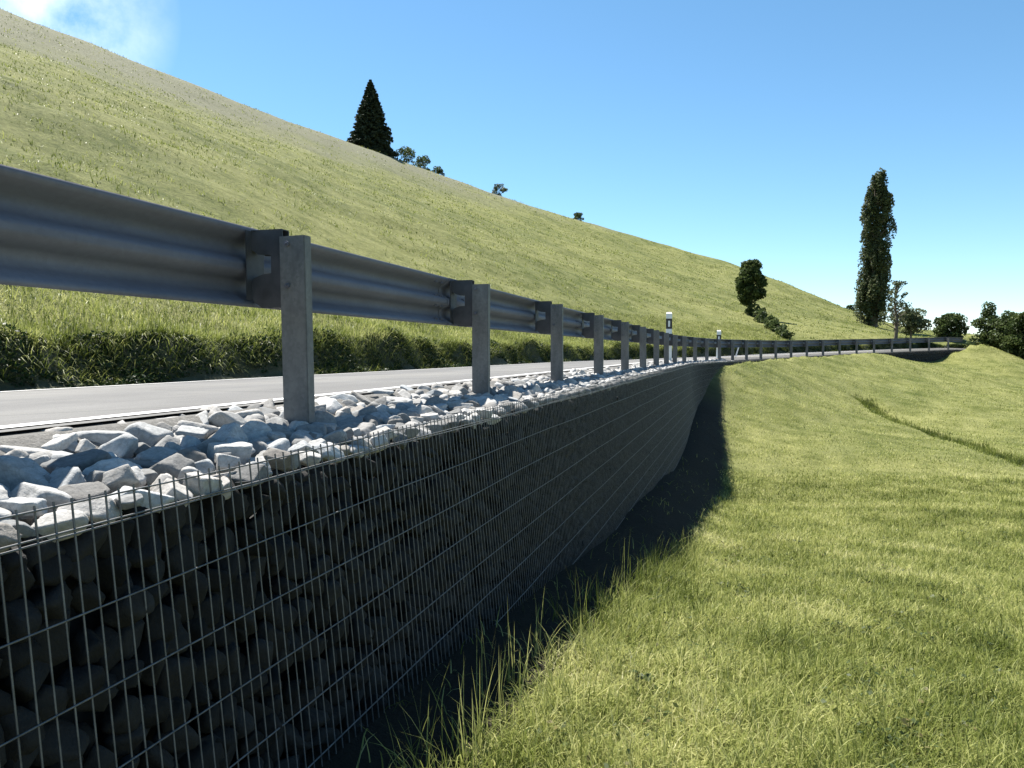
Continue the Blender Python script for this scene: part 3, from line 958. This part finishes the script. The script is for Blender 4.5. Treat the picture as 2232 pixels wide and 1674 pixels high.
# ------------------------------------------------------------------ grass
def blades(pos, h, w, g, lean=0.45, segs=2, tone=None, az=None, bend=0.6):
    """curved tapering blades: pos (N,3)"""
    N = len(pos)
    az = g.uniform(0, 2 * math.pi, N) if az is None else az
    ln = np.abs(g.normal(lean, lean * 0.5, N))
    dx, dy = np.cos(az), np.sin(az)
    face = az + g.normal(math.pi / 2, 0.5, N)
    sx, sy = np.cos(face), np.sin(face)
    rows = []
    hg = []
    for k in range(segs + 1):
        t = k / segs
        ang = ln * (1 - bend) + ln * bend * t * 1.6
        out = h * t * np.sin(np.clip(ang, 0, 1.9))
        up = h * t * np.cos(np.clip(ang, 0, 1.9))
        ww = w * (1 - t) ** 0.6 * 0.5 if k < segs else w * 0.0
        c = pos + np.stack([dx * out, dy * out, up], -1)
        if k < segs:
            rows.append(c - np.stack([sx * ww, sy * ww, 0 * ww], -1)); rows.append(c + np.stack([sx * ww, sy * ww, 0 * ww], -1))
            hg += [t, t]
        else:
            rows.append(c); hg += [t]
    V = np.stack(rows, 1)
    nv = V.shape[1]
    b = (np.arange(N) * nv)
    F = []
    for k in range(segs - 1):
        i = 2 * k
        F.append(np.stack([b + i, b + i + 1, b + i + 3], -1)); F.append(np.stack([b + i, b + i + 3, b + i + 2], -1))
    i = 2 * (segs - 1)
    F.append(np.stack([b + i, b + i + 1, b + i + 2], -1))
    tone = g.uniform(0, 1, N) if tone is None else tone
    return V.reshape(-1, 3), np.concatenate(F), np.repeat(tone, nv), np.tile(np.array(hg), N)

def leaves(pos, size, g, tone=None, updir=0.4, aspect=1.7):
    N = len(pos)
    nrm = g.normal(size=(N, 3)); nrm[:, 2] = np.abs(nrm[:, 2]) + updir
    nrm /= np.linalg.norm(nrm, axis=1)[:, None]
    a = np.cross(nrm, g.normal(size=(N, 3))); a /= np.linalg.norm(a, axis=1)[:, None]
    b = np.cross(nrm, a)
    sz = np.asarray(size).reshape(-1, 1)
    V = np.stack([pos - a * sz * aspect / 2, pos + b * sz * 0.5 - a * sz * 0.1, pos + a * sz * aspect / 2, pos - b * sz * 0.5 - a * sz * 0.1], 1)
    f = np.arange(N * 4).reshape(N, 4)
    tone = g.uniform(0, 1, N) if tone is None else tone
    return V.reshape(-1, 3), f, np.repeat(tone, 4), np.zeros(N * 4)

def join(parts):
    V, F, T, H = [], [], [], []; off = 0
    for v, f, t, h in parts:
        V.append(v); F.append(f + off); T.append(t); H.append(h); off += len(v)
    return np.concatenate(V), np.concatenate(F), {'tone': np.concatenate(T), 'hgt': np.concatenate(H)}

g = np.random.default_rng(42)
def field_points(n, d0, d1, power, g, u0=-700, u1=1200):
    """positions over the meadow, thinner with distance"""
    r = g.uniform(0, 1, n)
    d = (d0 ** power + r * (d1 ** power - d0 ** power)) ** (1 / power)
    u = g.uniform(u0, u1, n) / FPX
    x = -math.sin(TH) * d + math.cos(TH) * u * d
    y = math.cos(TH) * d + math.sin(TH) * u * d
    x = x + 0 * u
    s, nn = unframe(x, y)
    zz = HR(x, y)
    wallb = NW + BAT * np.maximum(Zw(s) - zz, 0)
    m = nn > wallb + 0.02
    dq = nn - wallb - shade_w(s)
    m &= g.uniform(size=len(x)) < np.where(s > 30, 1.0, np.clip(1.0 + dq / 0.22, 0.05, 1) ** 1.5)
    return x[m], y[m], zz[m], nn[m] - wallb[m]
parts = []
x, y, z, dn = field_points(330000, 1.7, 17, 0.5, g)
cl = 0.5 + 0.5 * hash_noise(x, y, 5.5, 2) * 1.0 + g.normal(0, 0.15, len(x))
d = np.hypot(x, y)
h = g.uniform(0.04, 0.125, len(x)) * (0.6 + 0.75 * np.clip(cl, 0, 1.2)) * (1 + 0.5 * np.exp(-(dn / 0.5) ** 2))
w = g.uniform(0.0026, 0.0056, len(x)) * (1 + 0.10 * d)
tone = np.clip(g.beta(2.0, 2.2, len(x)) + 0.25 * (g.uniform(size=len(x)) < 0.12), 0, 1)
parts.append(blades(np.stack([x, y, z - 0.006], -1), h, w, g, lean=0.75, segs=3, tone=tone))
x, y, z, dn = field_points(170000, 7, 60, 0.5, g, -300, 1250)
d = np.hypot(x, y)
m = z < 9
h = g.uniform(0.05, 0.10, len(x)) * (1 + 0.3 * hash_noise(x, y, 1.2, 2))
w = 0.0045 * (1 + 0.12 * d)
parts.append(blades(np.stack([x, y, z - 0.01], -1), h, w, g, lean=0.7, segs=2, tone=g.beta(2.2, 2.0, len(x))))
# dry straw stalks standing among the blades
x, y, z, dn = field_points(5000, 2.0, 14, 1.0, g)
parts.append(blades(np.stack([x, y, z - 0.006], -1), g.uniform(0.09, 0.20, len(x)), np.full(len(x), 0.0028), g, lean=0.35, segs=4, tone=g.uniform(0.9, 1.0, len(x))))
# lusher grass along the rut
rn = 16000
ti = g.uniform(0, len(RUT) - 1.001, rn); k = ti.astype(int); f = ti - k
RA = np.array(RUT)
px_ = RA[k] * (1 - f[:, None]) + RA[k + 1] * f[:, None] + g.normal(0, 0.16, (rn, 2))
parts.append(blades(np.stack([px_[:, 0], px_[:, 1], HR(px_[:, 0], px_[:, 1]) - 0.01], -1), g.uniform(0.10, 0.26, rn), np.full(rn, 0.02), g, lean=0.4, segs=2, tone=g.uniform(0, 0.25, rn)))
V, F, A = join(parts)
o = obj('meadow_grass', np_mesh('mg', V, F, attrs=A), MAT['blade'])
tag(o, 'short yellow green grass of the sloping meadow below the wall', 'grass', kind='stuff')

# tall stems and tufts rising out of the shade at the foot of the wall
parts = []
nt = 150
def WB(s_, dn_=0.5):
    n_ = NW + 0.1 + dn_
    for _ in range(4):
        xx, yy = frame(s_, n_)
        n_ = NW + BAT * (-0.33 - float(HR(np.array(float(xx)), np.array(float(yy))))) + dn_
    return n_ - dn_
ts = g.uniform(0.9, 1, nt) 
sT = 1.7 + 6.5 * g.uniform(0, 1, nt) ** 1.3
tx = []
for i in range(nt):
    s_ = sT[i]
    n_ = WB(s_) + float(shade_w(s_)) + float(g.normal(-0.02, 0.13))
    x_, y_ = frame(s_, n_)
    kk = int(g.integers(8, 26))
    px_ = np.stack([float(x_) + g.normal(0, 0.04, kk), float(y_) + g.normal(0, 0.035, kk)], -1)
    pz = HR(px_[:, 0], px_[:, 1]) - 0.01
    parts.append(blades(np.c_[px_, pz], g.uniform(0.10, 0.30, kk) * g.uniform(0.5, 1.1), g.uniform(0.003, 0.006, kk), g, lean=0.42, segs=4, tone=g.uniform(0.1, 0.75, kk)))
# a few seed-head stems
for (s_, dn_, hgt) in ((2.38, 0.42, 0.36), (2.44, 0.46, 0.40), (2.32, 0.50, 0.30), (2.7, 0.44, 0.3), (3.1, 0.38, 0.36), (3.6, 0.36, 0.3), (4.2, 0.44, 0.36), (4.3, 0.40, 0.32), (2.4, 0.26, 0.28), (5.4, 0.5, 0.4), (2.9, 0.3, 0.34)):
    n_ = WB(s_) + dn_
    x_, y_ = frame(s_, n_)
    kk = 4
    pp = np.c_[float(x_) + g.normal(0, 0.02, kk), float(y_) + g.normal(0, 0.02, kk)]
    parts.append(blades(np.c_[pp, HR(pp[:, 0], pp[:, 1])], np.full(kk, hgt) * g.uniform(0.8, 1.1, kk), np.full(kk, 0.004), g, lean=0.16, segs=5, tone=g.uniform(0.6, 0.95, kk)))
V, F, A = join(parts)
o = obj('tall_grass', np_mesh('tg', V, F, attrs=A), MAT['blade'])
tag(o, 'unmown grass tufts and stems along the foot of the gabion wall', 'grass', kind='stuff')

# broad-leaved weeds and clover scattered through the meadow
nc = 420
dq = 2.2 + 9 * g.uniform(0, 1, nc) ** 1.2; uq = g.uniform(-500, 1150, nc) / FPX
cx_ = -math.sin(TH) * dq + math.cos(TH) * uq * dq; cy_ = math.cos(TH) * dq + math.sin(TH) * uq * dq
ps, sz, tn = [], [], []
for cxx, cyy in zip(cx_, cy_):
    sq, nq = unframe(cxx, cyy)
    if nq < NW + 0.12 + shade_w(sq): continue
    kk = int(g.integers(6, 22)); sp_r = g.uniform(0.02, 0.09)
    xx = cxx + g.normal(0, sp_r, kk); yy = cyy + g.normal(0, sp_r, kk)
    ps.append(np.stack([xx, yy, HR(xx, yy) + g.uniform(0.01, 0.07, kk)], -1)); sz.append(np.full(kk, g.uniform(0.008, 0.022))); tn.append(g.uniform(0.55, 0.95, kk))
V, F, T, H = leaves(np.concatenate(ps), np.concatenate(sz), g, tone=np.concatenate(tn), updir=1.2)
o = obj('meadow_weeds', np_mesh('mw', V, F, attrs={'tone': T}), MAT['weed'])
tag(o, 'small clover and broad leaved weeds among the meadow grass', 'weeds', kind='stuff')

# grass on the bank above the road and hanging over its edge
parts = []
nbk = 130000
s_ = -2 + 60 * g.uniform(0, 1, nbk) ** 1.5; n_ = -(4.62 + 5.5 * g.uniform(0, 1, nbk) ** 1.7)
x_, y_ = frame(s_, n_)
z_ = HL(x_, y_)
parts.append(blades(np.stack([x_, y_, z_ - 0.01], -1), g.uniform(0.06, 0.22, nbk), g.uniform(0.005, 0.011, nbk) * (1 + 0.03 * np.abs(s_)), g, lean=0.6, segs=2, tone=np.clip(g.beta(2, 2.6, nbk), 0, 1)))
nbk = 50000
s_ = -2 + 90 * g.uniform(0, 1, nbk) ** 1.5; n_ = -(4.35 + 0.5 * g.uniform(0, 1, nbk))
x_, y_ = frame(s_, n_)
z_ = HL(x_, y_)
parts.append(blades(np.stack([x_, y_, z_ - 0.01], -1), g.uniform(0.06, 0.20, nbk), g.uniform(0.006, 0.012, nbk) * (1 + 0.03 * np.abs(s_)), g, lean=1.1, segs=2, tone=np.clip(g.beta(1.3, 4, nbk), 0, 1), az=g.normal(0, 0.7, nbk)))
V, F, A = join(parts)
o = obj('bank_grass', np_mesh('bg', V, F, attrs=A), MAT['blade'])
tag(o, 'rough grass growing over the cut bank on the uphill side of the road', 'grass', kind='stuff')

# coarse tufts over the whole hillside
nh = 170000
dq = (14 ** 0.9 + g.uniform(0, 1, nh) * (150 ** 0.9 - 14 ** 0.9)) ** (1 / 0.9)
uq = g.uniform(-1190, 1000, nh) / FPX
x_ = -math.sin(TH) * dq + math.cos(TH) * uq * dq; y_ = math.cos(TH) * dq + math.sin(TH) * uq * dq
s_, n_ = unframe(x_, y_)
cn = hash_noise(x_, y_, 0.8, 4) + hash_noise(x_, y_, 2.3, 9) * 0.7 + hash_noise(x_, y_, 0.17, 5) * 0.5
zt_ = HL(x_, y_) + 4 * hash_noise(x_, y_, 0.11, 2)
m = (n_ < -6) & (cn + g.normal(0, 0.45, nh) > 0.1) & (g.uniform(size=nh) > sm(14, 30, zt_) * 0.6)
x_, y_, dq, cn = x_[m], y_[m], dq[m], cn[m]
parts = [blades(np.stack([x_, y_, HL(x_, y_) - 0.02], -1), g.uniform(0.06, 0.20, len(x_)) * (1 + 0.004 * dq), 0.010 * (1 + 0.09 * dq), g, lean=0.7, segs=2,
                tone=np.clip(0.75 * g.beta(2, 2.6, len(x_)) - 0.10 * np.clip(cn, 0, 1), 0, 1))]
V, F, A = join(parts)
o = obj('hillside_grass', np_mesh('hg', V, F, attrs=A), MAT['blade'])
tag(o, 'mottled meadow grass covering the steep hillside above the road', 'grass', kind='stuff')

# leafy weeds on the bank
nw = 90000
s_ = -2 + 80 * g.uniform(0, 1, nw) ** 1.6
n_ = -(4.28 + 0.55 * g.uniform(0, 1, nw))
cl = hash_noise(s_, n_, 2.2, 1) + hash_noise(s_, n_ * 2, 6.0, 3) * 0.6
m = cl > -0.25
s_, n_, cl = s_[m], n_[m], cl[m]
x_, y_ = frame(s_, n_ + 0.06 * np.clip(cl, 0, 1) * g.uniform(0, 1.2, len(s_)))
z_ = HL(*frame(s_, n_)) + g.uniform(-0.02, 0.07, len(s_)) * (0.5 + np.clip(cl, 0, 1.2))
V, F, T, H = leaves(np.stack([x_, y_, z_], -1), g.uniform(0.012, 0.030, len(s_)) * (1 + 0.02 * np.abs(s_)), g, tone=g.beta(1.6, 3, len(s_)))
o = obj('bank_weeds', np_mesh('bw', V, F, attrs={'tone': T}), MAT['weed'])
tag(o, 'dark leafy weeds covering the shaded cut bank beside the road', 'weeds', kind='stuff')

# ------------------------------------------------------------------ trees
def tube_path(pts, radii, sides=7):
    pts = np.array(pts, float)
    V, F = [], []
    for i, p in enumerate(pts):
        d = pts[min(i + 1, len(pts) - 1)] - pts[max(i - 1, 0)]
        d /= np.linalg.norm(d) + 1e-9
        ref = np.array([1.0, 0, 0]) if abs(d[2]) > 0.7 else np.array([0, 0, 1.0])
        e1 = np.cross(d, ref); e1 /= np.linalg.norm(e1); e2 = np.cross(d, e1)
        for k in range(sides):
            a = 2 * math.pi * k / sides
            V.append(p + (e1 * math.cos(a) + e2 * math.sin(a)) * radii[i])
    for i in range(len(pts) - 1):
        for k in range(sides):
            k2 = (k + 1) % sides
            F.append([i * sides + k, i * sides + k2, (i + 1) * sides + k2, (i + 1) * sides + k])
    return np.array(V), np.array(F)
def join4(parts):
    V, F, off = [], [], 0
    for v, f in parts:
        V.append(v); F.append(f + off); off += len(v)
    return np.concatenate(V), np.concatenate(F)

def base_at(px, d, side='L', dz=0.0):
    x, y, _ = P(px, 768, d)
    z = float(HL(np.array(x), np.array(y))) if side == 'L' else float(HR(np.array(x), np.array(y)))
    return (x, y, z + dz)

def hit(px, py, d0=20.0, d1=260.0, dz=0.0):
    for q in np.arange(d0, d1, 0.5):
        x, y, z = P(px, py, q)
        t = float(HL(np.array(x), np.array(y)))
        if t >= z: return (x, y, t + dz)
    return base_at(px, 120, dz=dz)
def add_tree(name, loc, label, cat, trunk_parts, crown, mat, group=None):
    root = empty(name, loc)
    tag(root, label, cat, group)
    v, f = join4(trunk_parts)
    obj('trunk', np_mesh('trunk', v, f, smooth=True), MAT['bark'], root)
    V, F, T = crown
    obj('crown', np_mesh('crown', V, F, attrs={'tone': T}), mat, root)
    return root

def clump_crown(clumps, per, size, g, squash=0.8, light=(-0.5, 0.4, 0.75)):
    """clumps: list of (centre, radius); leaves spread through each clump volume"""
    ps, ts, ss = [], [], []
    for c, r in clumps:
        n = int(per * (r ** 1.6)) + 20
        q = g.normal(size=(n, 3)); q /= np.linalg.norm(q, axis=1)[:, None]
        rad = r * g.uniform(0.35, 1.0, n) ** 0.6
        p = q * rad[:, None]; p[:, 2] *= squash
        ps.append(p + np.array(c))
        base = g.uniform(0.15, 0.75)
        ts.append(np.clip(base + g.normal(0, 0.16, n), 0, 1))
        ss.append(g.uniform(0.6, 1.25, n) * size)
    p = np.concatenate(ps); t = np.concatenate(ts); s = np.concatenate(ss)
    V, F, T, _ = leaves(p, s, g, tone=t, updir=0.1, aspect=1.35)
    return V, F, T

def broad_tree(name, loc, H, W, label, cat, mat, seed, base=0.2, per=420, leaf=0.16, nclump=40, group=None, lean=0.0):
    g = np.random.default_rng(seed)
    tp = []
    zc = H * (base + (1 - base) * 0.5)
    trunk = [(0, 0, -0.4), (0.02 * H * lean, 0, H * 0.2), (0.05 * H * lean, 0.01 * H, H * 0.5), (0.06 * H * lean, 0, H * 0.82)]
    tp.append(tube_path(trunk, [H * 0.035, H * 0.027, H * 0.018, H * 0.005]))
    cl = []
    for i in range(nclump):
        a = g.uniform(0, 2 * math.pi); zt = g.uniform(0, 1)
        prof = math.sin(math.pi * (0.12 + 0.80 * zt)) ** 0.7
        rr = W / 2 * prof * g.uniform(0.25, 0.86)
        c = (math.cos(a) * rr, math.sin(a) * rr, H * (base + (0.94 - base) * zt))
        r = W * g.uniform(0.10, 0.20)
        cl.append((c, r))
        if i % 3 == 0:
            st = (0.03 * H * lean, 0, H * (base * 0.8 + 0.35 * zt))
            mid = ((st[0] + c[0]) / 2, (st[1] + c[1]) / 2, (st[2] + c[2]) / 2 + 0.02 * H)
            tp.append(tube_path([st, mid, c], [H * 0.012, H * 0.008, H * 0.003], 5))
    return add_tree(name, loc, label, cat, tp, clump_crown(cl, per, leaf, g), mat, group)

# poplar
def poplar(loc, H, W, label):
    g = np.random.default_rng(77)
    tp = [tube_path([(0, 0, -0.8), (0, 0, H * 0.3), (0.1, 0, H * 0.65), (0.25, 0, H * 0.95)], [0.55, 0.42, 0.22, 0.05])]
    cl = []
    for i in range(190):
        zt = g.uniform(0, 1) ** 0.95
        w = W / 2 * np.interp(zt, [0, 0.05, 0.15, 0.45, 0.75, 0.9, 1.0], [0.55, 0.85, 1.0, 0.96, 0.90, 0.70, 0.30])
        a = g.uniform(0, 2 * math.pi)
        r0 = w * g.uniform(0.15, 0.80)
        c = np.array([math.cos(a) * r0 + 0.25 * zt, math.sin(a) * r0, H * (0.04 + 0.93 * zt)])
        r = W * g.uniform(0.09, 0.17) * (1 - 0.35 * zt)
        for q in range(3):   # upswept sprays
            cl.append((tuple(c + np.array([0, 0, q * r * 1.1])), r * (1 - 0.25 * q)))
        if i % 6 == 0:
            tp.append(tube_path([(0, 0, max(c[2] - 2.5, 0.5)), (c[0] * 0.8, c[1] * 0.8, c[2] - 0.9), tuple(c)], [0.12, 0.07, 0.02], 5))
    return add_tree('poplar_tree', loc, label, 'poplar tree', tp, clump_crown(cl, 150, 0.22, g, squash=1.5), MAT['poplar'])
_b = hit(1902, 712, 20)
HP = (712 - 380) / FPX * (-_b[0] * math.sin(TH) + _b[1] * math.cos(TH))
poplar(hit(1902, 712, 20, dz=-0.4), HP, HP * 0.27, 'tall narrow dark poplar tree rising beyond the bend of the road')

# spruce
def spruce(loc, H, W, label):
    g = np.random.default_rng(31)
    tp = [tube_path([(0, 0, -0.8), (0, 0, H * 0.5), (0, 0, H * 0.98)], [0.38, 0.22, 0.03])]
    ps, tn, sz = [], [], []
    nl = 34
    for k in range(nl):
        t = k / (nl - 1)
        z = H * (0.02 + 0.96 * t)
        L0 = W / 2 * (1 - t) ** 0.82 + 0.12
        nb = int(13 - 6 * t)
        for b in range(nb):
            a = 2 * math.pi * (b + g.uniform(-0.3, 0.3)) / nb + k
            L = L0 * g.uniform(0.78, 1.10)
            m = int(26 + 60 * L)
            u = g.uniform(0.08, 1, m) ** 0.75
            drop = -0.26 * L * u ** 1.6 + 0.10 * L * np.clip(u - 0.8, 0, 1)
            side = g.normal(0, 0.14 * L0 + 0.06, m) * (1.1 - u * 0.7)
            x = np.cos(a) * L * u - np.sin(a) * side; y = np.sin(a) * L * u + np.cos(a) * side
            ps.append(np.stack([x, y, z + drop - np.abs(g.normal(0, 0.12, m))], -1))
            tn.append(np.clip(0.12 + 0.5 * u + g.normal(0, 0.15, m), 0, 1)); sz.append(g.uniform(0.14, 0.32, m))
            if b % 3 == 0 and k % 2 == 0:
                tp.append(tube_path([(0, 0, z), (math.cos(a) * L * .5, math.sin(a) * L * .5, z - 0.08 * L), (math.cos(a) * L * .95, math.sin(a) * L * .95, z - 0.26 * L)], [0.05, 0.03, 0.01], 4))
    p = np.concatenate(ps)
    V, F, T, _ = leaves(p, np.concatenate(sz), g, tone=np.concatenate(tn), updir=0.3, aspect=1.9)
    return add_tree('spruce_tree', loc, label, 'spruce tree', tp, (V, F, T), MAT['spruce'])
sp_ = base_at(812, 139, dz=-1.2)
spruce(sp_, 168 / FPX * 139 + 0.4, 122 / FPX * 139, 'dark pointed spruce tree standing alone on the crest of the hill')

# bushes on the skyline to the right of the spruce
def bush(px, d, H, W, label, seed, mat='leaf', side='L', dz=-0.3, cat='bush', group=None, nclump=16, per=150, leaf=0.2, name='bush'):
    return broad_tree(name, base_at(px, d, side, dz), H, W, label, cat, MAT[mat], seed, base=0.05, per=per, leaf=leaf, nclump=nclump, group=group)
GS = 'bushes on the skyline of the hill'
bush(888, 143, 3.6, 4.6, 'dark bush on the hill crest closest beside the spruce', 1, group=GS)
bush(925, 145, 3.0, 4.4, 'dark bush on the hill crest, second down from the spruce', 2, group=GS)
bush(955, 147, 2.0, 3.2, 'low dark bush on the hill crest, third down from the spruce', 3, group=GS)
bush(1090, 153, 2.7, 3.6, 'single grey green bush on the hill crest halfway between spruce and bend', 4, group=GS, mat='leaf_light')
bush(1260, 160, 1.7, 3.4, 'small low bush on the hill crest, farthest down from the spruce', 5, group=GS)
bush(1850, 140, 1.2, 2.0, 'tiny bush on the low skyline just before the poplar', 6, group=GS)

# small tree with the hedge running down from it
def dof(p): return -p[0] * math.sin(TH) + p[1] * math.cos(TH)
def sized(name, px, py, top, wpx, *a, **k):
    p = hit(px, py, dz=-0.1); m = dof(p) / FPX
    return broad_tree(name, p, (py - top) * m, wpx * m, *a, **k)
sized('small_tree', 1634, 686, 566, 66, 'small dark leafy tree at the upper end of the hedge on the slope', 'tree', MAT['leaf'], 15, base=0.22, per=330, leaf=0.17, nclump=110)
GH = 'bushes of the hedge running down the slope'
hp = [(1636 + 78 * t, 680 + 53 * t, 0) for t in np.linspace(0, 1, 9)]
names = ['topmost', 'second', 'third', 'fourth', 'fifth', 'sixth', 'seventh', 'eighth', 'lowest']
for k, (px, py, d) in enumerate(hp):
    # find where this ray meets the slope
    hx = hit(px, py + 6)
    best = -hx[0] * math.sin(TH) + hx[1] * math.cos(TH)
    bush(px, float(best), 1.25 - 0.07 * k, 1.9 - 0.07 * k, 'dark hedge bush on the slope below the small tree, %s of its row' % names[k], 40 + k, dz=-0.15, group=GH, per=170, leaf=0.15, nclump=14)

# trees beyond the bend
def wispy(loc, H, W, label, seed, mat):
    g = np.random.default_rng(seed)
    tp = [tube_path([(0, 0, -0.5), (0.05 * W, 0, H * 0.3), (-0.04 * W, 0, H * 0.62), (0.02 * W, 0, H * 0.97)], [0.16, 0.12, 0.07, 0.02])]
    cl = []
    for i in range(40):
        zt = g.uniform(0.2, 0.95); a = g.uniform(0, 6.28)
        L = W / 2 * (1.1 - zt * 0.6) * g.uniform(0.5, 1)
        e = (math.cos(a) * L, math.sin(a) * L, H * zt + 0.35 * L)
        tp.append(tube_path([(0, 0, H * zt * 0.85), (e[0] * .55, e[1] * .55, H * zt * 0.9 + 0.25 * L), e], [0.05, 0.035, 0.012], 5))
        cl.append((e, W * g.uniform(0.07, 0.13)))
    return add_tree('sparse_tree', loc, label, 'tree', tp, clump_crown(cl, 120, 0.13, g), MAT[mat])
wp = hit(1950, 738, dz=-0.1)
wispy(wp, 128 / FPX * dof(wp), 62 / FPX * dof(wp), 'thin pale tree with bare branches just right of the poplar', 61, 'leaf_light')
sized('spreading_tree', 1984, 740, 672, 84, 'low spreading grey green tree between the bare tree and the round bush', 'tree', MAT['leaf_light'], 62, base=0.3, per=200, leaf=0.17, nclump=30)
sized('round_bush', 2070, 742, 688, 78, 'round dark domed bush standing beyond the end of the guard rail', 'bush', MAT['leaf'], 63, base=0.03, per=300, leaf=0.17, nclump=50)
def base_px(px, py, d, side='R'):
    x, y, z = P(px, py, d)
    return (x, y, z)
def rtree(px, top, d, W, label, seed, name='leafy_tree'):
    x, y, _ = P(px, 768, d)
    zb = float(HR(np.array(x), np.array(y))) - 0.2
    zt = P(px, top, d)[2]
    broad_tree(name, (x, y, zb), zt - zb, W, label, 'tree', MAT['leaf'], seed, base=0.03, per=300, leaf=0.15, nclump=60, group='leafy trees behind the meadow ridge')
rtree(2158, 655, 61, 2.9, 'dark pointed leafy tree behind the meadow ridge, left one of the group', 64)
rtree(2200, 682, 59, 3.2, 'dark leafy tree behind the meadow ridge, middle one of the group', 65)
rtree(2240, 680, 57, 3.4, 'dark leafy tree cut by the right edge of the photo', 66)
